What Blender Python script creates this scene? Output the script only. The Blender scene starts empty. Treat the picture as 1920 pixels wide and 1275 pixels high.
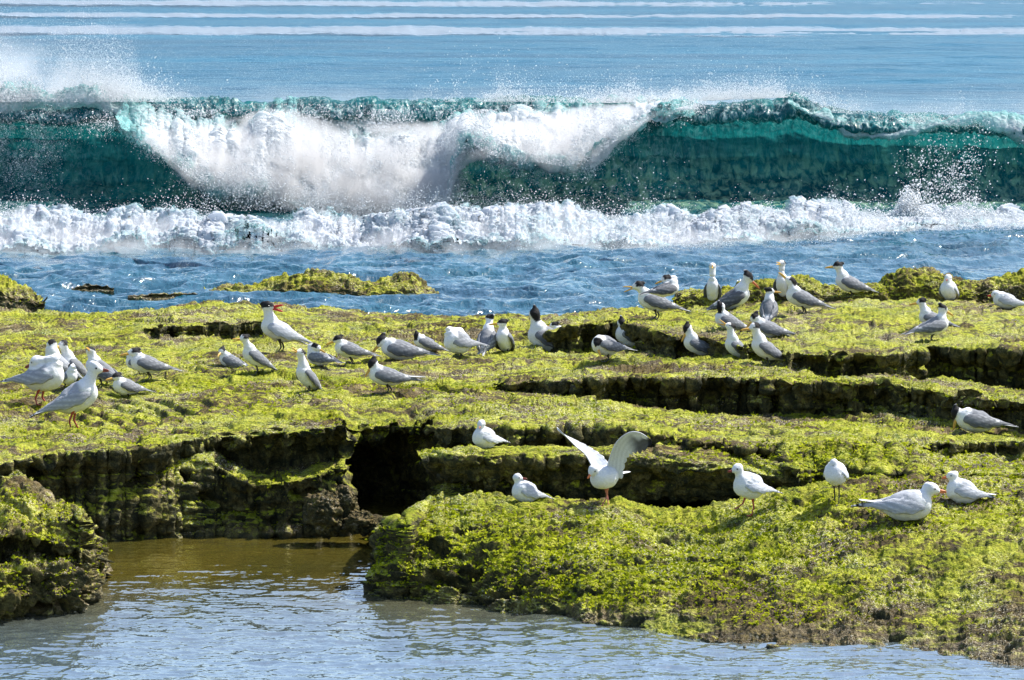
import bpy, math, random
import numpy as np
from mathutils import Vector, Matrix

# ---------------------------------------------------------------- camera, sky, sun
SC = bpy.context.scene
COL = SC.collection
H = 2.78                      # camera height above the water
FPX = 8000.0                  # focal length in photograph pixels (1920 wide)
PITCH = math.atan(697.5 / FPX)
cam_d = bpy.data.cameras.new('camera')
cam = bpy.data.objects.new('camera', cam_d); COL.objects.link(cam)
cam_d.sensor_width = 36.0
cam_d.lens = FPX / 1920 * 36
cam_d.clip_start = 0.5; cam_d.clip_end = 6000
cam.location = (0, 0, H)
cam.rotation_euler = (math.pi / 2 - PITCH, 0, 0)
SC.camera = cam

SUN_EL, SUN_AZ = math.radians(52), math.radians(62)      # azimuth measured from +Y (away) towards +X (right)
w = bpy.data.worlds.new("World"); SC.world = w; w.use_nodes = True
nt = w.node_tree; nt.nodes.clear()
sky = nt.nodes.new('ShaderNodeTexSky'); sky.sky_type = 'NISHITA'; sky.sun_disc = False
sky.sun_elevation = SUN_EL; sky.sun_rotation = SUN_AZ; sky.air_density = 1.0; sky.dust_density = 1.5; sky.ozone_density = 1.0
bg = nt.nodes.new('ShaderNodeBackground'); bg.inputs[1].default_value = 0.13
out = nt.nodes.new('ShaderNodeOutputWorld')
nt.links.new(sky.outputs[0], bg.inputs[0]); nt.links.new(bg.outputs[0], out.inputs[0])
sd = bpy.data.lights.new('sun', 'SUN'); sd.energy = 5.0; sd.angle = math.radians(0.6); sd.color = (1.0, 0.955, 0.88)
sun = bpy.data.objects.new('sun', sd); COL.objects.link(sun)
sdir = Vector((math.sin(SUN_AZ) * math.cos(SUN_EL), math.cos(SUN_AZ) * math.cos(SUN_EL), math.sin(SUN_EL)))
sun.rotation_euler = sdir.to_track_quat('Z', 'Y').to_euler()
SC.view_settings.view_transform = 'Standard'; SC.view_settings.look = 'None'
SC.view_settings.exposure = 0.88; SC.view_settings.gamma = 1.0
SC.render.engine = 'CYCLES'
SC.cycles.max_bounces = 6; SC.cycles.transparent_max_bounces = 8
SC.cycles.caustics_reflective = False; SC.cycles.caustics_refractive = False

# ---------------------------------------------------------------- helpers
SP, CP = math.sin(PITCH), math.cos(PITCH)
def ray(px, py):
    """direction (not normalised) from the camera through a photograph point"""
    px = np.asarray(px, float); py = np.asarray(py, float)
    dx = (px - 960) / FPX; dy = (637.5 - py) / FPX
    return dx, CP + dy * SP, -SP + dy * CP
def Y_of(py, z):
    _, dy, dz = ray(0, py)
    return (np.asarray(z, float) - H) / dz * dy
def at_Y(px, py, Y):
    dx, dy, dz = ray(px, py)
    t = Y / dy
    return np.stack([dx * t, Y + 0 * dx, H + dz * t], -1)

rng = np.random.default_rng(7)
TAB = rng.random(64 * 64 * 64, dtype=np.float32)
def vnoise(p):
    """value noise 0..1, p (...,3)"""
    i = np.floor(p).astype(np.int64); f = (p - i).astype(np.float32)
    f = f * f * f * (f * (f * 6 - 15) + 10)
    x0 = i[..., 0] & 63; y0 = i[..., 1] & 63; z0 = i[..., 2] & 63
    x1 = (x0 + 1) & 63; y1 = (y0 + 1) & 63; z1 = (z0 + 1) & 63
    g = lambda a, b, c: TAB[(a * 64 + b) * 64 + c]
    fx, fy, fz = f[..., 0], f[..., 1], f[..., 2]
    a = g(x0, y0, z0) * (1 - fx) + g(x1, y0, z0) * fx
    b = g(x0, y1, z0) * (1 - fx) + g(x1, y1, z0) * fx
    c = g(x0, y0, z1) * (1 - fx) + g(x1, y0, z1) * fx
    d = g(x0, y1, z1) * (1 - fx) + g(x1, y1, z1) * fx
    return (a * (1 - fy) + b * fy) * (1 - fz) + (c * (1 - fy) + d * fy) * fz
ROT = np.array([[.36, .48, -.8], [-.8, .6, 0], [.48, .64, .6]])
def fbm(p, octs=4, gain=.5, mode='n'):
    """-1..1 ish;  mode n plain, b billow (puffy), r ridged (sharp crests)"""
    p = np.asarray(p, float); s = 0; a = 1; tot = 0
    for k in range(octs):
        v = vnoise(p) * 2 - 1
        if mode == 'b': v = np.abs(v) * 2 - .6
        elif mode == 'r': v = 1 - 2 * np.abs(v) * 1.3
        s = s + a * v; tot += a
        a *= gain; p = (p @ ROT) * 2.03 + 17.3
    return s / tot
def n1(x, s, seed=0.0, octs=3):
    x = np.asarray(x, float)
    return fbm(np.stack([x * s, x * 0 + seed, x * 0 + 3.7 * seed], -1), octs)
def L(*k):
    a = np.array(k, float).reshape(-1, 2)
    return lambda x: np.interp(x, a[:, 0], a[:, 1])
def sstep(a, b, x):
    t = np.clip((x - a) / (b - a), 0, 1); return t * t * (3 - 2 * t)

def mesh_np(name, verts, faces, mats=(), smooth=True, attrs=None, parent=None):
    verts = np.asarray(verts, np.float32).reshape(-1, 3); faces = np.asarray(faces, np.int32)
    me = bpy.data.meshes.new(name)
    me.vertices.add(len(verts)); me.vertices.foreach_set('co', verts.ravel())
    n, k = faces.shape
    me.loops.add(n * k); me.loops.foreach_set('vertex_index', faces.ravel())
    me.polygons.add(n); me.polygons.foreach_set('loop_start', np.arange(0, n * k, k, dtype=np.int32))
    me.update(calc_edges=True)
    if smooth: me.polygons.foreach_set('use_smooth', np.ones(n, bool))
    if attrs:
        for an, av in attrs.items():
            av = np.asarray(av, np.float32)
            if av.ndim == 1:
                a = me.attributes.new(an, 'FLOAT', 'POINT'); a.data.foreach_set('value', av)
            else:
                a = me.attributes.new(an, 'FLOAT_COLOR', 'POINT')
                a.data.foreach_set('color', np.concatenate([av, np.ones((len(av), 1), np.float32)], 1).ravel())
    for m in mats: me.materials.append(m)
    me.validate()
    o = bpy.data.objects.new(name, me); COL.objects.link(o)
    if parent is not None: o.parent = parent
    return o
def grid_faces(R, C, flip=False, wrap=False):
    r = np.arange(R - 1)[:, None]; c = np.arange(C if wrap else C - 1)[None, :]
    c2 = (c + 1) % C
    a = r * C + c; b = r * C + c2; d = (r + 1) * C + c; e = (r + 1) * C + c2
    q = np.stack([a, b, e, d] if not flip else [a, d, e, b], -1).reshape(-1, 4)
    return q
def grid_normals(P):
    du = np.gradient(P, axis=1); dv = np.gradient(P, axis=0)
    n = np.cross(dv, du); n /= (np.linalg.norm(n, axis=-1, keepdims=True) + 1e-12)
    return n
def tag(o, label=None, cat=None, group=None, kind=None):
    if label: o['label'] = label
    if cat: o['category'] = cat
    if group: o['group'] = group
    if kind: o['kind'] = kind
    return o

def chain_pts(xs, lines, segs, smooth=3):
    """lines: list of (py array, Y array) from back to front; returns grid (R,C,3), row 0 at the back"""
    pts = [at_Y(xs, py, Y) for py, Y in lines]
    rows = []
    for i, n in enumerate(segs):
        t = np.linspace(0, 1, n, endpoint=False)[:, None, None]
        rows.append(pts[i][None] * (1 - t) + pts[i + 1][None] * t)
    rows.append(pts[-1][None])
    P = np.concatenate(rows, 0)
    for _ in range(smooth):
        Q = P.copy(); Q[1:-1] = (P[:-2] + 2 * P[1:-1] + P[2:]) / 4; P = Q
    return P
def rock_disp(P, amp=1.0, seed=0.0, rough=1.0, pits=1.0):
    """pitted, clumpy weathered limestone with algae turf: real relief"""
    N = grid_normals(P)
    for _ in range(5):
        N[1:-1] = (N[:-2] + N[1:-1] * 2 + N[2:]) / 4; N[:, 1:-1] = (N[:, :-2] + N[:, 1:-1] * 2 + N[:, 2:]) / 4
    N /= np.linalg.norm(N, axis=-1, keepdims=True) + 1e-9
    q = P + seed
    steep = 1 - np.clip(N[..., 2], 0, 1)
    big = fbm(q * [1.1, 1.1, 2.2], 3) * .045
    med = fbm(q * [4.5, 7, 6.5], 3, mode='b') * .018 * (1 + 1.5 * steep)
    sm = fbm(q * [16, 24, 22], 3, mode='b') * .0090 * (1 + .8 * steep) * rough
    fine = fbm(q * [55, 85, 75], 2, .6, mode='b') * .0042 * rough
    # pits and hollows
    pit = np.clip(fbm(q * [6, 9, 11] + 31, 3) - .22, 0, 1) * (-.16) * (.25 + 1.6 * steep) * pits
    th = fbm(q * [.75, .55, .3] + 60, 4, .55) * 7
    fr = th - np.floor(th)
    terr = (np.floor(th) + sstep(.80, 1.0, fr) - th * .75) * .034 * np.clip(1 - 3.0 * steep, 0, 1)
    big = big * 1.3 + terr * (.3 if seed == 11.0 else 1.0)
    D = np.maximum(big + med + sm + pit, -.065 - .03 * (pits > 1)) * amp + fine * min(1, amp + .3)
    return P + N * D[..., None]
# ---------------------------------------------------------------- materials
class NT:
    def __init__(s, name):
        s.m = bpy.data.materials.new(name); s.m.use_nodes = True; s.t = s.m.node_tree; s.t.nodes.clear()
        s.out = s.n('ShaderNodeOutputMaterial')
    def n(s, k, **kw):
        nd = s.t.nodes.new(k)
        for a, b in kw.items(): setattr(nd, a, b)
        return nd
    def l(s, a, b): s.t.links.new(a, b)
    def val(s, sock, v):
        if isinstance(v, bpy.types.NodeSocket): s.l(v, sock)
        else: sock.default_value = v
    def math(s, op, a, b=0.0, c=None, clamp=False):
        nd = s.n('ShaderNodeMath', operation=op); nd.use_clamp = clamp
        s.val(nd.inputs[0], a); s.val(nd.inputs[1], b)
        if c is not None: s.val(nd.inputs[2], c)
        return nd.outputs[0]
    def pos(s, scale=(1, 1, 1), loc=(0, 0, 0), obj=False):
        if obj: src = s.n('ShaderNodeTexCoord').outputs['Object']
        else: src = s.n('ShaderNodeNewGeometry').outputs['Position']
        mp = s.n('ShaderNodeMapping'); s.l(src, mp.inputs[0])
        mp.inputs['Scale'].default_value = scale; mp.inputs['Location'].default_value = loc
        return mp.outputs[0]
    def noise(s, vec, scale, detail=4, rough=.55, dist=0.0):
        nd = s.n('ShaderNodeTexNoise'); s.l(vec, nd.inputs['Vector'])
        nd.inputs['Scale'].default_value = scale; nd.inputs['Detail'].default_value = detail
        nd.inputs['Roughness'].default_value = rough; nd.inputs['Distortion'].default_value = dist
        return nd.outputs[0]
    def ramp(s, f, *st):
        nd = s.n('ShaderNodeValToRGB'); s.l(f, nd.inputs[0]); e = nd.color_ramp.elements
        while len(e) < len(st): e.new(.5)
        for i, (p, c) in enumerate(st):
            e[i].position = p; e[i].color = (c, c, c, 1) if not isinstance(c, tuple) else (*c, 1)
        return nd.outputs[0]
    def mix(s, f, a, b, mode='MIX'):
        nd = s.n('ShaderNodeMix', data_type='RGBA', blend_type=mode)
        s.val(nd.inputs[0], f)
        for i, v in ((6, a), (7, b)):
            if isinstance(v, tuple): nd.inputs[i].default_value = (*v, 1)
            else: s.l(v, nd.inputs[i])
        return nd.outputs[2]
    def bump(s, h, strength, dist, prev=None):
        nd = s.n('ShaderNodeBump'); s.l(h, nd.inputs['Height'])
        nd.inputs['Strength'].default_value = strength; nd.inputs['Distance'].default_value = dist
        if prev is not None: s.l(prev, nd.inputs['Normal'])
        return nd.outputs[0]
    def attr(s, name, col=False):
        nd = s.n('ShaderNodeAttribute'); nd.attribute_name = name
        return nd.outputs['Color' if col else 'Fac']
    def bsdf(s, col, rough=.5, spec=.5, normal=None, **kw):
        b = s.n('ShaderNodeBsdfPrincipled')
        if isinstance(col, tuple): b.inputs['Base Color'].default_value = (*col, 1)
        else: s.l(col, b.inputs['Base Color'])
        s.val(b.inputs['Roughness'], rough); s.val(b.inputs['Specular IOR Level'], spec)
        if normal is not None: s.l(normal, b.inputs['Normal'])
        for k, v in kw.items(): s.val(b.inputs[k.replace('_', ' ')], v)
        return b.outputs[0]
    def done(s, sh): s.l(sh, s.out.inputs[0]); return s.m

def rock_material(name, algae=0.0, brown=0.0, yellow=0.0, xg=None):
    m = NT(name)
    g = m.n('ShaderNodeNewGeometry'); sx = m.n('ShaderNodeSeparateXYZ'); m.l(g.outputs['Normal'], sx.inputs[0]); nz = sx.outputs[2]
    sp = m.n('ShaderNodeSeparateXYZ'); m.l(g.outputs['Position'], sp.inputs[0]); z = sp.outputs[2]
    P = m.pos((.85, 1.25, 1.1)); PS = m.pos((.8, 1.1, 1.6))
    big = m.noise(PS, 1.6, 5, .6); mid = m.noise(P, 7, 5, .62, .3); small = m.noise(P, 34, 4, .65); tiny = m.noise(P, 130, 3, .7)
    blotch = m.noise(m.pos(loc=(9, 3, 5)), 14, 4, .7, .6)
    # bare stone and brown turf
    stone = m.ramp(mid, (.28, (.028, .020, .008)), (.45, (.10, .070, .026)), (.57, (.25, .19, .085)), (.70, (.46, .39, .25)))
    turf = m.ramp(small, (.30, (.010, .009, .003)), (.48, (.060, .044, .008)), (.60, (.17, .125, .020)), (.74, (.34, .26, .07)))
    cliff = m.ramp(blotch, (.30, (.008, .012, .009)), (.45, (.045, .048, .018)), (.60, (.17, .145, .05)), (.74, (.30, .32, .04)))
    # algae, lime to dark green
    al = m.ramp(m.math('ADD', m.math('MULTIPLY', small, .55), m.math('MULTIPLY', mid, .5)),
                (.36, (.018, .042, .004)), (.44, (.09, .145, .004)), (.51, (.25, .29, .010)), (.60, (.47, .50, .035)), (.72, (.66, .63, .18)))
    al2 = m.mix(m.ramp(blotch, (.42, 0.0), (.62, 1.0)), al, m.mix(.5, al, (.26, .22, .02)))
    # where each grows: algae on upward faces, patchy; brown turf low down; bare stone on edges
    e = m.math('ADD', nz, m.math('MULTIPLY', m.math('SUBTRACT', mid, .5), 1.3))
    e = m.math('ADD', e, m.math('MULTIPLY', m.math('SUBTRACT', small, .5), .9))
    up = m.ramp(e, (.30, 0.0), (.62, 1.0))
    base = m.mix(up, cliff, m.mix(m.ramp(blotch, (.4, 0.0), (.6, 1.0)), turf, stone))
    a = m.math('ADD', m.math('MULTIPLY', m.math('SUBTRACT', big, .5), 2.2), m.math('MULTIPLY', m.math('SUBTRACT', mid, .5), 1.2))
    a = m.math('ADD', a, m.math('ADD', m.math('MULTIPLY', m.math('SUBTRACT', small, .5), 1.3), .465 + algae))
    if xg:
        gx = m.n('ShaderNodeMapRange'); m.l(sp.outputs[0], gx.inputs[0]); gx.inputs[1].default_value, gx.inputs[2].default_value, gx.inputs[3].default_value, gx.inputs[4].default_value = xg
        a = m.math('ADD', a, gx.outputs[0])
    low = m.ramp(m.math('ADD', z, m.math('MULTIPLY', m.math('SUBTRACT', big, .5), .5)), (.02, -0.0), (.22 + brown, 1.0))
    a = m.math('MULTIPLY', a, m.math('ADD', .60, m.math('MULTIPLY', low, .42)))
    a = m.math('MULTIPLY', m.math('MULTIPLY', m.ramp(a, (.30, 0.0), (.52, 1.0)), up), 1.0)
    col = m.mix(a, base, al2)
    if yellow: col = m.mix(m.math('MULTIPLY', m.ramp(big, (.4, 0.0), (.6, 1.0)), yellow), col, m.mix(.6, col, (.42, .30, .01)))
    # bleached shell grit and droppings
    grit = m.math('MULTIPLY', m.ramp(m.noise(m.pos((1, .7, 1), (4, 4, 4)), 2.4, 4, .6), (.46, 0.0), (.60, 1.0)), m.ramp(tiny, (.54, 0.0), (.64, 1.0)))
    grit = m.math('MULTIPLY', grit, up)
    col = m.mix(m.math('MULTIPLY', grit, .8), col, (.62, .58, .46))
    # clumpy darker specks between tufts
    sp2 = m.ramp(tiny, (.30, .38), (.5, .95), (.70, 1.38))
    col = m.mix(1.0, col, sp2, 'MULTIPLY')
    wet = m.ramp(z, (.0, .25), (.07, .85))
    h = m.math('ADD', m.math('MULTIPLY', small, 1.0), m.math('MULTIPLY', tiny, .45))
    nrm = m.bump(h, 1.0, .032)
    nrm = m.bump(m.noise(P, 320, 2, .6), .6, .003, nrm)
    return m.done(m.bsdf(col, wet, .25, nrm))
M_REEF = rock_material('reef_rock')
M_FRONT = rock_material('foreground_rock', .04, .08, xg=(.4, 2.1, .16, -.12))
M_BOULDER = rock_material('boulder_rock', -.06, .1, .15)
M_WEED = rock_material('weedy_rock', .0, .1, .15)
M_RUBBLE = rock_material('brown_rubble', -.6)

def water_material(name, body, deep, rough=.04, bscale=9.0, bamp=.012, spec=.5, stretch=(1, .45, 1), sheen=0.0):
    m = NT(name)
    P = m.pos(stretch)
    a = m.noise(P, bscale, 4, .6, .4); b = m.noise(P, bscale * 3.6, 3, .6)
    nrm = m.bump(a, .8, bamp * 4); nrm = m.bump(b, .6, bamp, nrm)
    col = m.mix(m.ramp(m.noise(P, 1.2, 3, .5), (.35, 0.0), (.65, 1.0)), body, deep)
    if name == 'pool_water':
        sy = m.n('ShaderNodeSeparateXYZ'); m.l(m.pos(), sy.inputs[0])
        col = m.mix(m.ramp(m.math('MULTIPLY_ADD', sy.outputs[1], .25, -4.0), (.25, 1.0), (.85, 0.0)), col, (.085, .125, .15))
    sh = m.bsdf(col, rough, spec, nrm, IOR=1.333)
    if sheen:
        gl = m.n('ShaderNodeBsdfGlossy'); gl.inputs['Roughness'].default_value = rough; m.l(nrm, gl.inputs['Normal'])
        mx = m.n('ShaderNodeMixShader'); mx.inputs[0].default_value = sheen; m.l(sh, mx.inputs[1]); m.l(gl.outputs[0], mx.inputs[2]); sh = mx.outputs[0]
    return m.done(sh)
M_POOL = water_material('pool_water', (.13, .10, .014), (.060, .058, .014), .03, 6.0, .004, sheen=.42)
M_SEA = water_material('sea_water', (.005, .05, .085), (.008, .08, .12), .05, 5.0, .02, sheen=.12)

# far sea: wind-streaked blue water
m = NT('open_sea_water')
P = m.pos((.25, 1, 1))
a = m.noise(m.pos((.35, 1, 1)), 2.2, 5, .65, .2); b = m.noise(m.pos((.03, .12, 1)), 1.0, 4, .6)
nrm = m.bump(a, 1.0, .22)
col = m.mix(m.ramp(b, (.35, 0.0), (.65, 1.0)), (.007, .066, .120), (.011, .105, .175))
M_OPEN = m.done(m.bsdf(col, .3, .18, nrm, IOR=1.333))

# wave wall: translucent teal water
m = NT('wave_water')
g = m.attr('streak'); lightp = m.attr('glow')
P = m.pos((1, 1, 1))
n_a = m.noise(m.pos((.8, 1, .9)), 1.5, 4, .55, .8); n_b = m.noise(m.pos((2.6, 1, .7)), 4.5, 5, .6, .5); n_c = m.noise(P, 36, 3, .6)
col = m.ramp(m.math('ADD', m.math('MULTIPLY', n_a, .72), m.math('MULTIPLY', n_b, .28)),
             (.34, (.003, .055, .075)), (.48, (.006, .115, .14)), (.60, (.018, .21, .22)), (.74, (.10, .40, .37)))
# sandy light painted into the colour as pale patches; foam strings drawn up the face
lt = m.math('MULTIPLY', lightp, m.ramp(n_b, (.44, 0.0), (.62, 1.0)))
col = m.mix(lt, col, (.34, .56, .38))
st = m.math('MULTIPLY', g, m.ramp(m.noise(m.pos((1.6, 1, .8)), 7, 5, .7, 2.0), (.50, 0.0), (.60, 1.0)))
col = m.mix(st, col, (.62, .78, .76))
nrm = m.bump(n_b, .9, .055); nrm = m.bump(n_c, .5, .012, nrm)
pb = m.bsdf(col, .10, .5, nrm, IOR=1.333)
tr = m.n('ShaderNodeBsdfTranslucent'); m.l(m.mix(.45, col, (.03, .42, .42)), tr.inputs[0]); m.l(nrm, tr.inputs[1])
mx = m.n('ShaderNodeMixShader'); mx.inputs[0].default_value = .42; m.l(pb, mx.inputs[1]); m.l(tr.outputs[0], mx.inputs[2])
tp = m.n('ShaderNodeBsdfTransparent'); tp.inputs[0].default_value = (.62, .93, .88, 1)
m2 = m.n('ShaderNodeMixShader'); m.l(m.math('MULTIPLY', m.attr('thin'), .55), m2.inputs[0]); m.l(mx.outputs[0], m2.inputs[1]); m.l(tp.outputs[0], m2.inputs[2])
M_WAVE = m.done(m2.outputs[0])

def foam_material(name, tint=(.90, .93, .95), thin=(.30, .60, .60), holes=0.0, lace=False):
    m = NT(name)
    P = m.pos(); a = m.noise(P, 22, 5, .7, .5); b = m.noise(P, 90, 3, .7)
    d = m.attr('dens')
    f = m.math('ADD', d, m.math('MULTIPLY', m.math('SUBTRACT', a, .5), 1.1))
    col = m.mix(m.ramp(f, (.25, 0.0), (.75, 1.0)), thin, tint)
    nrm = m.bump(a, .5, .025); nrm = m.bump(b, .5, .008, nrm)
    pb = m.bsdf(col, .7, .25, nrm)
    tr = m.n('ShaderNodeBsdfTranslucent'); m.l(col, tr.inputs[0]); m.l(nrm, tr.inputs[1])
    mx = m.n('ShaderNodeMixShader'); mx.inputs[0].default_value = .55; m.l(pb, mx.inputs[1]); m.l(tr.outputs[0], mx.inputs[2])
    sh = mx.outputs[0]
    if holes:
        tp = m.n('ShaderNodeBsdfTransparent'); m2 = m.n('ShaderNodeMixShader')
        m.l(m.ramp(m.math('ADD', m.math('MULTIPLY', a, .75), m.math('MULTIPLY', d, .9)), (.46, 0.0), (.56, 1.0)) if not lace else m.ramp(m.math('ADD', m.math('MULTIPLY', m.noise(m.pos((1, 1, 1)), 16, 6, .78, 1.4), .9), m.math('MULTIPLY', d, .62)), (.72, 0.0), (.84, 1.0)), m2.inputs[0])
        m.l(tp.outputs[0], m2.inputs[1]); m.l(sh, m2.inputs[2]); sh = m2.outputs[0]
    return m.done(sh)
M_FOAM = foam_material('foam', holes=1.0)
M_SURF = foam_material('surf_foam', (.46, .52, .60), (.4, .5, .6), holes=1.0)
M_WASH = foam_material('wash_foam', (.74, .78, .84), (.16, .44, .46), holes=1.0, lace=True)
m = NT('spray_drops')
pb = m.n('ShaderNodeBsdfDiffuse'); pb.inputs[0].default_value = (.93, .95, .97, 1)
tr = m.n('ShaderNodeBsdfTranslucent'); tr.inputs[0].default_value = (.93, .95, .97, 1)
mx = m.n('ShaderNodeMixShader'); mx.inputs[0].default_value = .5; m.l(pb.outputs[0], mx.inputs[1]); m.l(tr.outputs[0], mx.inputs[2])
M_SPRAY = m.done(mx.outputs[0])

# ---------------------------------------------------------------- the reef
def reef():
    xs = np.arange(-330, 2250, 1.75)
    w = lambda s, a, seed: n1(xs, s, seed) * a
    crest = L(-300,562, 0,570, 100,583, 150,590, 200,592, 240,586, 300,582, 400,577, 500,575, 600,578, 700,582, 800,589, 900,595, 1000,604, 1040,604, 1080,594, 1130,579, 1200,573, 1260,567, 1330,563, 1450,557, 1600,556, 1700,552, 1800,560, 1920,562, 2250,555)(xs) + w(.03, 3, 1)
    Yc = Y_of(crest, L(-300,.33, 900,.33, 1040,.33, 1150,.40, 2250,.42)(xs))
    a_e = L(-300,640, 150,640, 240,614, 360,607, 480,606, 540,625, 700,640, 900,636, 1030,625, 1060,608, 1100,601, 1150,601, 1200,609, 1260,622, 1330,632, 1400,650, 1480,661, 1560,662, 1640,660, 1685,660, 1715,648, 1760,646, 1820,648, 1920,652, 2250,660)(xs) + w(.012, 7, 2.5) + w(.05, 5, 2)
    a_h = L(-300,1, 150,1, 250,8, 330,19, 400,13, 460,18, 520,6, 560,1, 1000,1, 1040,30, 1060,46, 1200,46, 1300,34, 1400,14, 1480,16, 1560,38, 1640,42, 1685,48, 1715,64, 1800,66, 1920,84, 2250,88)(xs)
    Ya = Y_of(a_e, L(-300,.40, 150,.40, 300,.45, 480,.45, 600,.40, 1000,.36, 1060,.50, 1700,.52, 2250,.55)(xs))
    c_e = L(-300,722, 900,722, 980,716, 1100,709, 1300,705, 1420,706, 1480,714, 1600,719, 1700,723, 1780,736, 1830,744, 1920,750, 2250,755)(xs) + w(.012, 7, 3.5) + w(.05, 5, 3)
    c_h = L(-300,1, 880,2, 980,22, 1060,38, 1150,46, 1330,66, 1500,60, 1700,60, 1780,54, 1830,42, 2250,44)(xs)
    Yce = Y_of(c_e, L(-300,.43, 900,.44, 1100,.56, 1900,.58, 2250,.6)(xs))
    e_e = L(-300,762, 500,760, 600,764, 640,772, 662,793, 700,793, 800,798, 860,800, 950,805, 1060,806, 1200,812, 1300,825, 1400,833, 1600,836, 1850,828, 2250,830)(xs) + w(.014, 5, 4.5) + w(.05, 4, 4)
    e_f = L(-300,764, 500,762, 640,774, 662,838, 700,828, 760,810, 810,812, 840,836, 1260,838, 1300,841, 1400,843, 1500,845, 1700,846, 2250,846)(xs) + w(.05, 3, 5)
    Yee = Y_of(e_e, L(-300,.45, 300,.45, 640,.51, 662,.44, 760,.455, 840,.53, 900,.55, 1200,.55, 2250,.5)(xs))
    cave = sstep(652, 664, xs) * (1 - sstep(1400, 1470, xs))
    left = 1 - sstep(652, 664, xs)
    f_e = L(-300,872, 0,868, 60,853, 110,848, 200,845, 300,838, 380,818, 440,815, 500,808, 600,797, 650,795, 700,838, 800,840, 1400,880, 1500,884, 1900,890, 2250,890)(xs) + w(.05, 4, 6)
    Yf = np.where(left > .5, Y_of(f_e, L(-300,.45, 250,.45, 440,.48, 655,.545)(xs)), Y_of(f_e, .44)) * (1 - cave) + (Yee + .42) * cave
    Yf = Yf + left * (n1(xs, .011, 8.3, 2) * .10 + n1(xs, .05, 9.1, 2) * .03)
    f_e = f_e * (1 - cave) + (e_f + 3) * cave
    f_f = L(-300,1018, 160,1016, 400,1008, 560,1000, 640,998, 680,996, 1400,985, 1470,905, 2250,910)(xs) + w(.04, 3, 7)
    lf = L(-300,.06, 280,.06, 400,-.20)(xs); und = left * lf + cave * .15
    def lip(a, h, Y, t, u):
        m = np.clip((h - 3) / 12, 0, 1)
        z = at_Y(xs, a, Y)[:, 2]
        py0 = a + 7 * t
        return py0 * (1 - m) + (a + h * t) * m, Y_of(py0, z) * (1 - m) + (Y + u * np.clip(h / 40, 0, 1)) * m
    lines = [(crest + 26, Yc + 1.1), (crest + 4, Yc + .25), (crest, Yc), (a_e, Ya),
             lip(a_e, a_h, Ya, .30, .02), lip(a_e, a_h, Ya, .5, .12), lip(a_e, a_h, Ya, 1, .09),
             (c_e, Yce), lip(c_e, c_h, Yce, .25, .01), lip(c_e, c_h, Yce, .45, .12), lip(c_e, c_h, Yce, 1, .10),
             (e_e, Yee), lip(e_e, e_f - e_e, Yee, .4, .01), lip(e_e, e_f - e_e, Yee, 1, .05),
             (f_e, Yf)]
    # front face of the left platform, with the yellow-green shelf across it
    shelf = sstep(370, 430, xs) * (1 - sstep(640, 652, xs)) * 1.0
    m2 = L(-300,900, 300,890, 380,832, 430,862, 480,884, 560,872, 645,846)(xs)
    for t, u in ((.06, .0), (.16, .07)):
        lines.append((f_e + (f_f - f_e) * t, Yf + u * left + .02 * cave))
    k = lambda py: np.where(left > .5, py, f_e + (f_f - f_e) * .3)
    lines.append((k(m2 - 3) , Yf + left * (.10 + .06 * shelf) + cave * .05))
    lines.append((k(m2 + 4), Yf + left * (.09 - .06 * shelf) + cave * .06))
    k = lambda py: np.where(left > .5, py, f_e + (f_f - f_e) * .55)
    lines.append((k(m2 + 26), Yf + left * (L(-300,.10, 280,.10, 380,-.03)(xs) - .17 * shelf) + cave * .09))
    lines.append((f_e * .25 + f_f * .75, Yf + und * .62))
    lines.append((f_f, Yf + und))
    lines.append((f_f + 260, Yf - .1))
    segs = [10, 8, 60, 8, 10, 14, 78, 8, 10, 18, 70, 8, 12, 60, 10, 12, 26, 8, 16, 30, 36, 16]
    segs = [int(s * .95) + 1 for s in segs]
    P = chain_pts(xs, lines, segs, 3)
    P = rock_disp(P, 1.0)
    o = mesh_np('reef', P, grid_faces(*P.shape[:2], flip=True), [M_REEF])
    return tag(o, kind='structure')
reef()

def piece(name, xs, lines, segs, mat, label, amp=1.0, seed=0.0, smooth=3, group=None, pits=1.0, rough=1.0, kind=None):
    P = chain_pts(xs, lines, segs, smooth)
    P = rock_disp(P, amp, seed, rough, pits)
    o = mesh_np(name, P, grid_faces(*P.shape[:2], flip=True), [mat])
    return tag(o, label, 'rock' if label else None, group, kind)

# overhanging slab in the middle
def slab():
    xs = np.arange(789, 1500, 1.6)
    w = lambda s, a, seed: n1(xs, s, seed) * a
    e = L(789,856, 800,853, 830,853, 870,857, 950,852, 1050,850, 1150,852, 1280,862, 1380,878, 1440,890, 1500,903)(xs) + w(.05, 2, 11)
    b = np.minimum(L(789,850, 800,844, 830,840, 900,836, 1280,836, 1380,850, 1500,880)(xs), e - 1)
    f = L(789,855, 800,864, 830,886, 870,905, 900,918, 960,930, 1050,938, 1250,940, 1360,935, 1400,915, 1450,900, 1500,906)(xs) + w(.06, 4, 12)
    f = np.maximum(f, e + 1.5)
    Ye = np.maximum(Y_of(e, .53), 19.62)
    th = np.clip((f - e) / 80, 0, 1)
    lines = [(b + 30, Ye + .95), (b, np.minimum(Y_of(b, .485), Ye + .62)), (e, Ye), (e + (f - e) * .2, Ye - .01), (e * .5 + f * .5, Ye + .07 * th), (e * .2 + f * .8, Ye + .12 * th), (f, Ye + .16 * th), (f + 3, Ye + 1.3)]
    piece('overhanging_slab', xs, lines, [6, 60, 10, 24, 26, 14, 14], M_REEF,
          'flat limestone slab jutting left over the dark cave, with algae on top', .8, 5.0)
slab()

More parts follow.
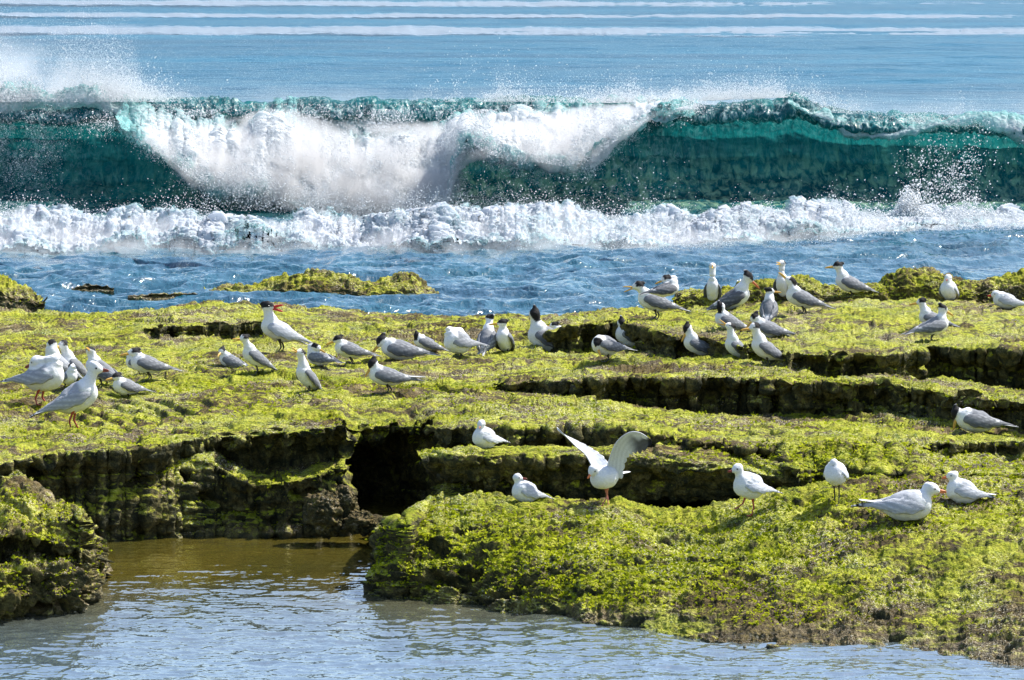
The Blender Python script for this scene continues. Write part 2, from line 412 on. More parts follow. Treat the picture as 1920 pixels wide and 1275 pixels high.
# broad mossy rock in the foreground
def front_rock():
    xs = np.arange(694, 2250, 1.6)
    w = lambda s, a, seed: n1(xs, s, seed) * a
    tp = L(694,1111, 697,1090, 705,1050, 722,1010, 738,986, 752,988, 766,984, 780,968, 800,945, 815,931, 900,926, 960,934, 1000,936, 1130,936, 1250,944, 1330,944, 1400,925, 1460,906, 1600,902, 1900,905, 2250,908)(xs) + w(.05, 4, 21)
    wl = L(694,1112, 750,1120, 800,1126, 900,1138, 1000,1151, 1100,1166, 1250,1187, 1400,1210, 1600,1226, 1750,1238, 1920,1258, 2250,1290)(xs) + w(.03, 5, 22)
    Yw = Y_of(wl, 0.0)
    Yt = np.where(xs < 830, Y_of(tp, L(694,.0, 697,.05, 705,.14, 740,.29, 770,.32, 830,.36)(xs)), L(830,19.6, 1000,19.45, 1330,19.42, 1460,19.52, 2250,19.6)(xs))
    s = L(694,0.0, 830,.0, 1300,1.0, 2250,1.0)(xs)
    br_y = tp + (wl - tp) * (.30 + .1 * s); br_Y = Yt + (Yw - Yt) * (.62 - .17 * s)
    b2_y = tp + (wl - tp) * (.66 + .02 * s); b2_Y = Yt + (Yw - Yt) * (.90 - .18 * s)
    lines = [(tp + 60, Yt + .5), (tp + 10, Yt + .18), (tp, Yt), (br_y, br_Y), (b2_y, b2_Y), (wl, Yw), (wl + 70, Yw - .1)]
    piece('foreground_rock', xs, lines, [6, 10, 90, 90, 90, 24], M_FRONT,
          'broad green and brown mossy rock sloping into the pool across the lower right', 1.2, 11.0, pits=1.8, rough=1.4)
front_rock()

def left_boulder():
    xs = np.arange(-330, 190, 1.5)
    w = lambda s, a, seed: n1(xs, s, seed) * a
    tp = L(-330,925, 0,930, 40,926, 60,930, 75,940, 100,954, 140,962, 156,982, 163,1005, 178,1024, 186,1050, 190,1080)(xs) + w(.06, 4, 31)
    wl = L(-330,1172, 0,1168, 60,1160, 120,1156, 160,1144, 176,1130, 190,1112)(xs)
    Yw = Y_of(wl, 0.0)
    Yt = np.minimum(Y_of(tp, L(-330,.46, 60,.46, 75,.42, 150,.40, 165,.3, 190,.02)(xs)), Yw + .9)
    Yt = np.maximum(Yt, Yw + .03)
    def ln(t, u): return tp + (wl - tp) * t, Yw + (Yt - Yw) * u
    lines = [(tp + 60, Yt + .45), (tp + 8, Yt + .12), (tp, Yt), ln(.14, .55), ln(.32, .20), ln(.45, .42), ln(.60, .02), ln(.8, -.02), ln(.92, .10), ln(1, .12), (wl + 70, Yw + .05)]
    piece('mossy_boulder', xs, lines, [6, 8, 30, 26, 20, 24, 30, 20, 14, 12], M_BOULDER,
          'rugged yellow-green boulder with dark hollows rising from the pool at the left edge', 1.25, 23.0, pits=2.0, rough=1.7)
    xs = np.arange(-330, 78, 1.6)
    tp = L(-330,866, 0,866, 30,872, 60,884, 78,900)(xs) + n1(xs, .05, 33) * 3
    Yt = Y_of(tp, L(-330,.42, 60,.42, 78,.36)(xs))
    lines = [(tp + 30, Yt + .5), (tp, Yt), (tp + 22, Yt - .25), (tp + 34, Yt - .26), (tp + 52, Yt - .16), (tp + 110, Yt - .1)]
    piece('rock_step', xs, lines, [8, 26, 12, 16, 20], M_REEF, 'small algae covered rock step between left boulder and platform', .9, 27.0)
left_boulder()

def mound(name, pts, base, Yfn, label, xstep=1.3, depth=.6, mat=None, amp=1.0, seed=0.0, zb=0.0, group=None):
    """a rock lump whose skyline follows pts and that meets the water or reef along base"""
    top = L(*pts); bs = L(*base); xs = np.arange(pts[0], pts[-2] + .1, xstep)
    tp = top(xs) + n1(xs, .12, seed + 1) * 3; b = np.maximum(bs(xs), tp + 2)
    Yb = Yfn(b)
    hh = np.clip((b - tp) / 30, .1, 1)
    lines = [(b + 6, Yb + depth * 1.7), ((b + tp) / 2, Yb + depth * 1.1), (tp, Yb + depth * .6 * hh), (tp + (b - tp) * .3, Yb + depth * .3 * hh), (tp + (b - tp) * .65, Yb + .05), (b, Yb), (b + 25, Yb - .05)]
    return piece(name, xs, lines, [8, 10, 20, 20, 20, 8], mat or M_WEED, label, amp, seed, group=group, rough=1.5)
mound('offshore_rock', [385,553, 410,540, 430,537, 470,540, 500,528, 540,520, 570,511, 600,512, 640,510, 660,516, 680,524, 720,521, 750,515, 780,516, 800,530, 822,548, 826,556],
      [385,556, 500,558, 700,560, 826,558], lambda b: Y_of(b, 0.0), 'low weed covered rock standing in the sea behind the large red-billed tern', depth=.7, amp=1.3, seed=41)
mound('offshore_rock', [-260,500, -60,500, 0,505, 30,517, 55,532, 75,548, 84,558], [-260,562, 84,562], lambda b: Y_of(b, 0.0) * 0 + 34.2,
      'dark weedy rock in the sea at the upper left edge', depth=.8, amp=1.3, seed=43)
mound('offshore_rock', [138,541, 150,535, 175,530, 200,534, 214,541], [138,543, 214,543], lambda b: Y_of(b, 0.0), 'tiny brown rock just breaking the water near the left edge', depth=.3, amp=.5, seed=44)
mound('submerged_weed_patch', [240,556, 290,549, 330,546, 390,549, 420,545, 470,553], [240,558, 470,560], lambda b: Y_of(b, 0.0), 'dark wet weed patch awash left of the offshore rock', depth=.4, amp=.5, seed=45)
Ycr = lambda b: b * 0 + 30.2
mound('weedy_mound', [1262,556, 1275,545, 1300,542, 1345,544, 1380,530, 1400,524, 1425,520, 1450,522, 1480,519, 1510,517, 1530,524, 1550,530, 1590,533, 1640,536, 1670,545], [1262,566, 1500,562, 1670,556],
      Ycr, 'mossy rock mound behind the group of terns right of centre', depth=.5, mat=M_WEED, amp=1.2, seed=51)
mound('weedy_mound', [1640,545, 1660,526, 1690,510, 1725,504, 1750,508, 1775,520, 1800,534, 1830,545], [1640,556, 1830,560],
      Ycr, 'bright green humped rock mound left of the front-facing gull', depth=.5, mat=M_WEED, amp=1.3, seed=53)
mound('weedy_mound', [1780,545, 1800,534, 1840,528, 1870,520, 1920,511, 2000,505, 2200,500], [1780,562, 2200,560],
      lambda b: b * 0 + 30.4, 'brown weedy rock ridge behind the gulls at the right edge', depth=.5, mat=M_WEED, amp=1.3, seed=55)

def blob_rock(name, px, py, Y, r, label, mat, seed, amp=1.0, group=None):
    c = at_Y(np.array([px]), np.array([py]), Y)[0]
    U, V = 130, 90
    th = np.linspace(0, 2 * np.pi, U, endpoint=False)[None]; ph = np.linspace(.02, np.pi - .02, V)[:, None]
    D = np.stack([np.sin(ph) * np.cos(th), np.sin(ph) * np.sin(th), np.cos(ph) + 0 * th], -1)
    R = 1 + .28 * fbm(D * 1.6 + seed, 3) + .16 * fbm(D * 4 + seed, 3, mode='b')
    P = c + D * np.array(r) * R[..., None]
    q = P + seed
    P = P + D * (fbm(q * 18, 3, mode='b') * .012 * amp)[..., None]
    o = mesh_np(name, P, grid_faces(V, U, wrap=True, flip=True), [mat])
    return tag(o, label, 'rock', group)
for i, (px, py, Y, r, lab) in enumerate([
    (606, 965, 20.5, (.095, .10, .11), 'brown lumpy rock under the left platform corner, largest of the rubble'),
    (648, 950, 20.55, (.06, .07, .095), 'upright brown rubble lump at the left mouth of the cave'),
    (676, 980, 20.5, (.09, .08, .055), 'brown rubble lump awash below the upright lump'),
    (716, 988, 20.45, (.055, .06, .035), 'small low brown rock farthest right in the rubble by the cave'),
    (862, 925, 19.9, (.10, .09, .05), 'olive lump wedged in the dark gap left of the sitting gull looking back'),
    (757, 998, 19.15, (.05, .05, .055), 'knob of dark mossy rock at the upper left tip of the foreground rock')]):
    blob_rock('rubble_rock', px, py, Y, r, lab, M_RUBBLE if i < 4 else M_FRONT, 3.3 * i + 2, group='loose rocks at the cave' if i < 4 else None)

# real tufts of filamentous algae on the upward faces
m = NT('algae_tufts'); Pn = m.pos(); a1 = m.noise(Pn, 6, 4, .65, .3); a2 = m.noise(Pn, 60, 3, .7)
ac = m.ramp(m.math('ADD', m.math('MULTIPLY', a1, .6), m.math('MULTIPLY', a2, .4)), (.36, (.055, .075, .004)), (.45, (.18, .225, .008)), (.55, (.46, .50, .022)), (.68, (.62, .60, .13)))
d_ = m.n('ShaderNodeBsdfDiffuse'); m.l(ac, d_.inputs[0]); t_ = m.n('ShaderNodeBsdfTranslucent'); m.l(ac, t_.inputs[0])
x_ = m.n('ShaderNodeMixShader'); x_.inputs[0].default_value = .35; m.l(d_.outputs[0], x_.inputs[1]); m.l(t_.outputs[0], x_.inputs[2])
M_TUFT = m.done(x_.outputs[0])
def tufts():
    Bs, Ns = [], []
    for o in list(COL.objects):
        if o.type != 'MESH' or not any(k in o.name for k in ('reef', 'slab', 'foreground_rock', 'boulder', 'mound', 'offshore', 'step')): continue
        n = len(o.data.vertices); c = np.empty(n * 3, np.float32); q = np.empty(n * 3, np.float32)
        o.data.vertices.foreach_get('co', c); o.data.vertices.foreach_get('normal', q); c = c.reshape(-1, 3); q = q.reshape(-1, 3)
        near = np.clip((30 - c[:, 1]) / 12, .25, 1)
        pr = sstep(.15, .7, q[:, 2]) * (c[:, 2] > .05) * near * (1 - .8 * sstep(.5, 1.8, c[:, 0] - (c[:, 1] - 17.5) * .9) * sstep(.34, .2, c[:, 2])) * np.clip(fbm(c * [1.4, 1.8, 2] + 3, 3) * 2.2 + .6, .03, 1) * .13
        k = rng.random(n) < pr
        Bs.append(c[k]); Ns.append(q[k])
    B = np.concatenate(Bs).astype(float); N = np.concatenate(Ns).astype(float)
    B = np.repeat(B, 2, 0) + rng.normal(size=(len(B) * 2, 3)) * [.006, .006, .001]; N = np.repeat(N, 2, 0); n = len(B)
    d = rng.normal(size=(n, 3)) * [1, 1, .3] * .9 + N * .75 + [.25, -.45, 0]; d /= np.linalg.norm(d, axis=1, keepdims=True)
    s_ = np.cross(d, rng.normal(size=(n, 3))); s_ /= np.linalg.norm(s_, axis=1, keepdims=True)
    Ln = (.008 + .016 * rng.random(n) ** 2)[:, None]; W = Ln * .28
    B = B - N * .002
    V = np.stack([B - s_ * W, B + s_ * W, B + d * Ln * .6 + s_ * W * .8, B + d * Ln * .6 - s_ * W * .8, B + d * Ln + [0, 0, -.003]], 1)
    i = (np.arange(n) * 5)[:, None]
    F = np.concatenate([i + np.array([[0, 1, 2]]), i + np.array([[0, 2, 3]]), i + np.array([[3, 2, 4]])])
    print('tufts', n)
    tag(mesh_np('algae_tufts', V, F, [M_TUFT]), 'yellow-green filamentous algae growing over the rock tops', 'algae', kind='stuff')
tufts()

# ---------------------------------------------------------------- water
def water_grid(name, Y0, Y1, rows, mat, fn, geo=True, x0=-260, x1=2180, step=2.5, kind='structure'):
    xs = np.arange(x0, x1, step)
    Ys = np.geomspace(Y0, Y1, rows)[:, None]
    X = (xs[None] - 960) / FPX * Ys
    P = np.stack([X, Ys + 0 * X, 0 * X], -1)
    P = P + fn(P)
    o = mesh_np(name, P, grid_faces(*P.shape[:2]), [mat])
    return tag(o, kind=kind)
def pool_fn(P):
    q = P * [1, 1, 0]
    calm = .35 + .65 * sstep(20.2, 18.0, P[..., 1])
    z = fbm(q * [2.2, 3.4, 1], 2) * .012 + fbm(q * [6, 11, 1] + 5, 3, .55, 'r') * .0062 + fbm(q * [18, 32, 1] + 9, 2, .5) * .0016
    return np.stack([0 * z, 0 * z, z * calm], -1)
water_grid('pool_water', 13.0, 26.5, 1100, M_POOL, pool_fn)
def chop_fn(P):
    q = P * [1, 1, 0]
    a = .55 + .45 * fbm(q * [.3, .5, 1] + 2, 2)
    z = fbm(q * [.9, 1.6, 1], 2, .5, 'r') * .055 + fbm(q * [2.3, 4.6, 1] + 5, 3, .55, 'r') * .046 * a + fbm(q * [9, 15, 1] + 7, 2) * .006
    dy = fbm(q * [1.5, 2.5, 1] + 40, 2) * .10
    return np.stack([dy * .3, -dy * .6, z], -1)
water_grid('sea', 26.5, 54.0, 800, M_SEA, chop_fn, x0=-300, x1=2220, step=2.5)
def open_fn(P):
    q = P * [1, 1, 0]
    z = fbm(q * [.12, .5, 1], 3, .55) * .10 + fbm(q * [.5, 1.8, 1] + 3, 3, .6) * .05
    return np.stack([0 * z, 0 * z, z * sstep(4000, 400, P[..., 1]) - .02], -1)
water_grid('open_sea', 54.0, 5000.0, 900, M_OPEN, open_fn, x0=-500, x1=2420, step=6)

# breaking wave
def wave():
    xs = np.arange(-420, 2340, 2.6)
    cr = L(-420,192, 0,190, 120,196, 250,186, 400,184, 600,186, 900,191, 1100,187, 1250,190, 1330,196, 1400,192, 1450,188, 1475,180, 1490,176, 1505,186, 1540,204, 1600,212, 1700,216, 1850,218, 1920,224, 2340,240)(xs)
    cr = cr + n1(xs, .022, 61) * 7 + n1(xs, .12, 62) * 3
    Y0 = 50.0 + n1(xs, .002, 63) * .5
    zc = at_Y(xs, cr, Y0)[:, 2]
    X = at_Y(xs, cr, Y0)[:, 0]
    barrel = np.clip(L(-420,.7, 100,.75, 330,.5, 420,.2, 800,.2, 1180,.3, 1300,.6, 1500,.8, 1600,1.1, 1750,.7, 2340,.7)(xs), 0, 2)
    # profile from the back trough over the crest, lip, down the hollow face to the foot
    prof = [(9, 0.0, 0), (5, .10, 0), (2.4, .48, 0), (1.1, .80, 0), (.45, .95, 0), (.12, 1.0, 0), (-.12, .985, -.15), (-.28, .93, -.32), (-.33, .87, -.42), (-.30, .84, -.38),
            (-.16, .86, -.14), (-.02, .80, .05), (.03, .66, .12), (-.05, .46, .10), (-.28, .27, 0), (-.75, .12, 0), (-1.6, .035, 0), (-2.6, -.02, 0), (-3.2, -.06, 0)]
    segs = [10, 14, 14, 14, 10, 8, 8, 8, 5, 8, 14, 26, 34, 30, 30, 30, 16, 6]
    pts = [np.stack([X, Y0 + y + b * barrel, zc * z], -1) for y, z, b in prof]
    rows = []
    for i, n in enumerate(segs):
        t = np.linspace(0, 1, n, endpoint=False)[:, None, None]
        rows.append(pts[i][None] * (1 - t) + pts[i + 1][None] * t)
    rows.append(pts[-1][None]); P = np.concatenate(rows, 0)
    for _ in range(5):
        Q = P.copy(); Q[1:-1] = (P[:-2] + 2 * P[1:-1] + P[2:]) / 4; P = Q
    N = grid_normals(P); q = P
    R = P.shape[0]; v = np.linspace(0, 1, R)[:, None]
    crest_w = np.exp(-((v - .31) / .10) ** 2)
    D = fbm(q * [.7, .7, 1.6], 3) * .06 + fbm(q * [3.0, 2, 5], 3, .55, 'r') * .022 + fbm(q * [6, 6, 6], 3, .6, 'r') * .05 * crest_w
    P = P + N * D[..., None]
    pxg = (np.broadcast_to(xs, P.shape[:2]))
    z = P[..., 2]
    streak = np.clip(crest_w * 1.1, 0, 1) * .8 + .55 * sstep(.0, .25, v - .3) * L(-420,.3, 60,.8, 200,.1, 700,.2, 850,.35, 1150,.8, 1230,.5, 1350,.1, 1700,.2, 1920,.3)(pxg)
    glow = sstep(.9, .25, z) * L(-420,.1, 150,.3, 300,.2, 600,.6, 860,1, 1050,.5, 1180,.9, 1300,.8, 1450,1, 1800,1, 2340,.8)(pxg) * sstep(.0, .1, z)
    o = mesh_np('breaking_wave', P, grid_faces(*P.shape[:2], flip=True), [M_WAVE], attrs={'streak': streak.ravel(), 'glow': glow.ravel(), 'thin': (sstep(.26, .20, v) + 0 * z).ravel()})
    tag(o, kind='structure')
wave()

def foam_sheet(name, xs, top, bot, Yt, Yb, bulge, rows, mat, dens, amp, seed, label, cat='foam', sc=1.0, back=.5, edge=6, spiky=0.0):
    tp = top(xs) + n1(xs, .09, seed) * edge; bt = bot(xs) + n1(xs, .11, seed + 2) * edge
    bt = np.maximum(bt, tp + 3)
    t = np.linspace(0, 1, rows)[:, None]
    py = tp + (bt - tp) * t
    Y = Yt + (Yb - Yt) * t - bulge * np.sin(t * np.pi) ** .7
    P = at_Y(np.broadcast_to(xs, py.shape), py, Y)
    # close round the back so the mass has thickness
    nb = 8; tb = np.linspace(0, 1, nb + 1)[1:, None, None]
    mid = P[:1] + np.array([0, back, -.5 * back]); low = P[-1:] + np.array([0, back, 0])
    backtop = (P[:1] * (1 - tb) + mid * tb)[::-1]
    P = np.concatenate([backtop, P, P[-1:] * (1 - tb) + low * tb], 0)
    N = grid_normals(P); q = P * sc + seed
    D = fbm(q * 1.7, 2) * .15 + fbm(q * 4.5, 5, .56) * .10 + fbm(q * 12, 3, .7, 'b') * .012 + fbm(q * 38, 3, .75) * .028
    if spiky: D = fbm(q * 1.7, 2) * .16 + fbm(q * 4.5, 5, .6) * .10 + fbm(q * 8 + 9, 4, .68, 'r') * .050 + fbm(q * 24, 3, .7, 'r') * .030
    if spiky: D = D * (1 - .65 * np.concatenate([np.zeros(nb), sstep(.55, 1, np.linspace(0, 1, rows)), np.ones(nb)])[:, None])
    P = P + N * (D * amp)[..., None]
    tt = np.concatenate([np.zeros(nb), np.linspace(0, 1, rows), np.ones(nb)])[:, None]
    d = dens(np.broadcast_to(xs, P.shape[:2]), tt + 0 * P[..., 0])
    o = mesh_np(name, P, grid_faces(*P.shape[:2], flip=True), [mat], attrs={'dens': d.ravel()})
    return tag(o, label, cat, kind='stuff')
# main falling whitewater
xs = np.arange(225, 1300, 2.0)
def dn(x, t):
    edge = np.minimum(np.minimum(t, 1 - t) * 5, 1)
    base = L(225,.5, 330,.7, 420,.9, 520,.95, 800,1, 1200,1, 1300,.6)(x) - .75 * sstep(.55, .0, t) * (L(225,0, 330,.5, 480,.8, 850,.9, 1000,.35, 1150,0)(x))
    side = np.minimum(sstep(225, 300, x), sstep(1300, 1230, x))
    return (base * .75 + .25) * (.25 + .75 * edge) * (.3 + .7 * side)
foam_sheet('falling_whitewater', xs,
    L(225,196, 300,204, 400,216, 450,208, 490,186, 520,181, 560,196, 600,212, 700,222, 800,218, 900,214, 1000,206, 1080,196, 1130,186, 1200,180, 1270,184, 1300,190),
    L(225,235, 270,275, 320,300, 350,310, 362,345, 400,352, 440,365, 500,362, 540,385, 600,398, 640,410, 760,402, 840,372, 852,300, 880,262, 915,262, 925,290, 960,300, 1000,300, 1060,312, 1110,305, 1140,275, 1190,240, 1230,212, 1300,196),
    49.75, 48.2, .30, 190, M_FOAM, dn, 1.0, 3.0, 'white foam tumbling down the middle of the breaking wave', edge=15)
# soft veil of fine spray round the tumbling mass
m = NT('foam_veil'); nn_ = m.noise(m.pos((1, .6, 1)), 2.6, 5, .65, .8)
v_ = m.n('ShaderNodeVolumePrincipled'); v_.inputs['Color'].default_value = (.98, .985, 1, 1); v_.inputs['Anisotropy'].default_value = .2
m.l(m.math('MULTIPLY', m.math('MULTIPLY', m.math('SUBTRACT', nn_, .36), 5.0, clamp=True), 7.0), v_.inputs['Density']); m.l(v_.outputs[0], m.out.inputs['Volume'])
M_VEIL = m.m
def veil_mesh(name, xs, tp, bt, base, front, mat, label):
    t = np.linspace(0, 1, 30)[:, None]; py = tp + (bt - tp) * t
    e = np.sin(t * np.pi) ** .5 * np.clip(np.minimum((xs - xs[0]) / 60, (xs[-1] - xs) / 60), 0, 1)
    Pf = at_Y(np.broadcast_to(xs, py.shape), py, base - front * e - .02); Pb = at_Y(np.broadcast_to(xs, py.shape), py, base + .12 + 0 * e)
    Pf = Pf + np.array([0, -1, 0]) * (fbm(Pf * 2.2, 3) * .14)[..., None] * e[..., None]
    R, C = py.shape; V = np.concatenate([Pf.reshape(-1, 3), Pb.reshape(-1, 3)]); n = R * C
    idx = np.concatenate([np.arange(C - 1), np.arange(R - 1) * C + C - 1, (R - 1) * C + np.arange(C - 1, 0, -1), np.arange(R - 1, 0, -1) * C]); j = np.roll(idx, -1)
    F = np.concatenate([grid_faces(R, C, flip=True), grid_faces(R, C) + n, np.stack([idx, j, j + n, idx + n], -1)])
    tag(mesh_np(name, V, F, [mat]), label, 'mist', kind='stuff')
def veil():
    xs = np.arange(250, 1290, 6.0)
    tp = L(250,215, 350,218, 430,214, 490,192, 540,192, 620,216, 800,220, 1000,206, 1100,194, 1290,192)(xs) + 2 + n1(xs, .02, 5) * 6
    bt = L(250,250, 300,298, 362,352, 440,375, 540,395, 640,415, 760,412, 840,385, 862,320, 900,296, 960,308, 1060,325, 1120,315, 1160,270, 1230,222, 1290,200)(xs) + n1(xs, .05, 8) * 14
    t = np.linspace(0, 1, 30)[:, None]; py = tp + (bt - tp) * t
    base = 49.75 + (48.2 - 49.75) * t - .3 * np.sin(t * np.pi) ** .7
    veil_mesh('foam_mist', xs, tp, bt, base, .30, M_VEIL, 'soft white spray veil round the tumbling foam')
veil()
# small curtain of foam on the thin lip at right
xs = np.arange(1480, 2300, 2.0)
foam_sheet('lip_foam', xs, L(1480,182, 1520,196, 1560,205, 1600,228, 1640,240, 1700,235, 1760,222, 1830,215, 1880,215, 1960,225, 2300,230),
    L(1480,200, 1520,222, 1560,240, 1590,262, 1640,266, 1700,258, 1760,240, 1830,226, 1880,250, 1920,282, 2000,290, 2300,280),
    49.45, 49.3, .12, 60, M_FOAM, lambda x, t: .12 + .5 * np.sin(np.clip(t, 0, 1) * 3.14) * L(1480,.8, 1600,1, 1700,.8, 1850,.5, 1900,1, 2300,1)(x), .45, 9.0, 'thin curtain of foam hanging from the wave lip at right', sc=1.5, back=.15, edge=5)
xs = np.arange(-400, 260, 2.0)
foam_sheet('lip_foam', xs, L(-400,160, 0,165, 60,150, 130,160, 200,168, 260,180), L(-400,240, 0,228, 60,212, 110,214, 180,212, 260,262),
    49.5, 49.4, .2, 70, M_FOAM, lambda x, t: .55 * np.sin(np.clip(t, 0, 1) * 3.14) + .05, .9, 13.0, 'foam boiling along the wave crest at upper left', sc=1.2, back=.3, edge=9)
# wash in front
def boxs(a, k):
    b = np.pad(a, k, mode='edge'); c = np.cumsum(np.insert(b, 0, 0)); return (c[2 * k + 1:] - c[:-2 * k - 1]) / (2 * k + 1)
xs = np.arange(-360, 2290, 1.8)
pk = lambda x: np.clip(n1(x, .022, 71, 4) - .02, 0, 1) * -26 + n1(x, .3, 73, 2) * 3
wt = L(-360,398, 0,398, 60,396, 150,402, 230,408, 300,402, 330,394, 370,404, 450,412, 540,418, 570,400, 600,402, 680,410, 740,398, 800,394, 850,386, 900,400, 960,392, 1020,388, 1080,398, 1150,408, 1230,404, 1320,406, 1400,398, 1480,398, 1530,382, 1560,378, 1600,395, 1660,408, 1740,402, 1840,405, 1920,402, 2290,400)
wb = L(-360,485, 0,484, 60,490, 100,500, 150,484, 210,468, 260,476, 330,480, 400,488, 500,486, 560,474, 600,478, 700,474, 740,468, 790,488, 860,490, 940,484, 980,466, 1060,468, 1150,478, 1220,472, 1320,466, 1400,460, 1480,466, 1540,458, 1600,445, 1680,440, 1760,430, 1860,432, 1920,430, 2290,430)
def dw(x, t):
    hol = fbm(np.stack([x * .012, t * 2.2, 0 * t], -1) + 4, 3)
    return .74 * (1 - .75 * sstep(.62, 1.0, t)) + .16 * fbm(np.stack([x * .02, t * 3, 0 * t], -1) + 9, 2) - .6 * sstep(.0, .4, hol) * sstep(.25, .7, t) - .3 * sstep(.06, .0, t)
foam_sheet('foam_wash', xs, lambda x: wt(x) + pk(x), wb, boxs(Y_of(wb(xs), 0.0), 90) + 1.3, boxs(Y_of(wb(xs), 0.0), 90) - .1, .10, 150, M_WASH, dw, .9, 21.0, 'long band of white wash rolling in front of the wave', sc=1.25, back=1.0, edge=7, spiky=1.0)
M_VEIL2 = M_VEIL.copy(); M_VEIL2.name = 'wash_veil'
for nd in M_VEIL2.node_tree.nodes:
    if nd.type == 'MATH' and nd.operation == 'MULTIPLY' and abs(nd.inputs[1].default_value - 7.0) < 1e-4: nd.inputs[1].default_value = 2.2
tv = np.linspace(0, 1, 30)[:, None]; Yv = boxs(Y_of(wb(xs), 0.0), 90)
veil_mesh('wash_mist', xs, wt(xs) - 3 + pk(xs) + n1(xs, .03, 6) * 6, wb(xs) + 4 + n1(xs, .04, 7) * 6, Yv + 1.3 - 1.4 * tv - .10 * np.sin(tv * np.pi) ** .7, .16, M_VEIL2, 'thin spray veil over the rolling wash')
# water hump the wash rides on
def hump():
    xs = np.arange(-420, 2340, 3.0)
    T, B = wt(xs), wb(xs); Yb = boxs(Y_of(B, 0.0), 60); bl = lambda k: T * (1 - k) + B * k
    lines = [(bl(.5), Yb + 3.0), (bl(.22), Yb + 1.6), (bl(.45), Yb + 1.0), (bl(.8), Yb + .45), (B + 8, Y_of(B + 8, .02)), (B + 14, Y_of(B + 8, .02) - .35)]
    P = chain_pts(xs, lines, [10, 24, 24, 24, 14], 6)
    P[-8:, :, 2] = np.minimum(P[-8:, :, 2], np.linspace(.0, -.25, 8)[:, None])
    
    P[..., 2] += fbm(P * [1.5, 3, 1], 3, mode='r') * .030
    o = mesh_np('low_swell', P, grid_faces(*P.shape[:2], flip=True), [M_SEA]); tag(o, kind='structure')
hump()
# far lines of surf
for i, (y0, y1, sl) in enumerate(((50, 67, 6), (26, 34, 5), (2, 13, 8))):
    xs = np.arange(-700, 2600, 5.0)
    Y = float(Y_of(y1, 0)); hgt = lambda x, k: k + (x - 960) / 960 * sl * .5
    foam_sheet('distant_surf', xs, lambda x, a=y0: hgt(x, a) + n1(x, .004, 80 + i) * 3 + n1(x, .02, 84 + i) * 1.5, lambda x, a=y1: hgt(x, a) + n1(x, .005, 90 + i) * 3 + n1(x, .02, 94 + i) * 1.5, float(Y_of(y0, .12)), Y, .0, 26, M_SURF,
               lambda x, t: .08 + .26 * np.sin(np.clip(t, 0, 1) * np.pi) + .1 * n1(x, .01, 5.0), .5, 31.0 + i, ['lowest of three pale surf lines on the horizon side', 'thin middle line of distant surf', 'topmost line of distant surf at the top edge'][i], 'surf', sc=.4, back=3, edge=1.5)

# ---------------------------------------------------------------- spray
def drops(name, C, S, label):
    C = np.asarray(C); n = len(C)
    T = np.array([[1, 1, 1], [1, -1, -1], [-1, 1, -1], [-1, -1, 1]]) * .6
    A = rng.normal(size=(n, 3, 3)); Q, _ = np.linalg.qr(A)
    V = C[:, None] + np.einsum('nij,kj->nki', Q, T) * S[:, None, None]
    F = (np.arange(n) * 4)[:, None, None] + np.array([[0, 1, 2], [0, 3, 1], [0, 2, 3], [1, 3, 2]])[None]
    o = mesh_np(name, V, F.reshape(-1, 3), [M_SPRAY], smooth=True)
    return tag(o, label, 'spray', kind='stuff')
def cloud(n, fx, fy, Y, sY, smin, smax, thr=None, nsc=3.0, seed=0):
    """n drops; fx, fy give photo-like positions, kept where a noise field is high, so the spray is wispy"""
    n = int(n * 1.7); smin *= .7; smax *= .72
    px = fx(n); py = fy(px, n); Yd = Y + rng.normal(size=n) * sY
    P = at_Y(px, py, Yd)
    if thr is not None:
        v = fbm(P * [nsc, 1, nsc * .7] + seed, 4, .6); keep = v > thr + rng.normal(size=n) * .12
        P = P[keep]
    S = smin * (smax / smin) ** (rng.random(len(P)) ** 3)
    return P, S
def U(a, b, soft=50):
    return lambda n: rng.uniform(a, b, n) + rng.normal(size=n) * soft
cl = []
crestL = L(-400,185, 0,185, 250,185, 600,186, 1100,187, 1250,186, 1490,176, 1560,205, 1920,222, 2300,235)
up = lambda h, off=0: (lambda px, n: crestL(px) + off - rng.exponential(1, n) * (h(px) if callable(h) else h))
cl.append(cloud(150000, U(-400, 270), up(L(-400,45, 100,45, 200,40, 250,30, 270,8)), 49.6, .3, .0025, .008, -.05, 1.3, 1))
cl.append(cloud(60000, U(-400, 250), up(18, 6), 49.5, .25, .004, .018, -.25, 2.0, 2))
cl.append(cloud(90000, U(-400, 2300), up(L(-400,70, 300,60, 900,45, 1300,45, 1500,40, 1700,25, 2300,22)), 50.2, .7, .002, .0045, -.15, .5, 3))
cl.append(cloud(26000, U(1080, 1560), up(12, 6), 49.7, .2, .003, .014, -.1, 3.0, 4))
cl.append(cloud(6000, U(880, 960), up(18, 4), 49.7, .1, .003, .014, -.1, 3.0, 5))
cl.append(cloud(24000, U(1700, 2300), up(12, 20), 49.5, .2, .003, .012, .0, 3.0, 6))
P = np.concatenate([c[0] for c in cl]); S = np.concatenate([c[1] for c in cl])
drops('crest_spray', P, S, 'fine white spray blown up off the crest of the wave')
cl = []
fm = lambda a, b: (lambda px, n: np.interp(rng.random(n), [0, 1], [0, 1]) * (b(px) - a(px)) + a(px))
fb = L(225,235, 320,300, 362,340, 440,365, 540,385, 640,405, 760,400, 840,372, 852,300, 880,270, 925,292, 1060,312, 1110,305, 1140,275, 1230,212, 1300,196)
cl.append(cloud(60000, U(230, 1290), lambda px, n: fb(px) + rng.normal(size=n) * 13 - 2, 48.35, .2, .003, .016, -.1, 3.0, 7))
cl.append(cloud(50000, U(320, 1270, 30), lambda px, n: fm(L(0,205, 2000,205), fb)(px, n), 47.95, .12, .004, .016, .08, 3.5, 28))
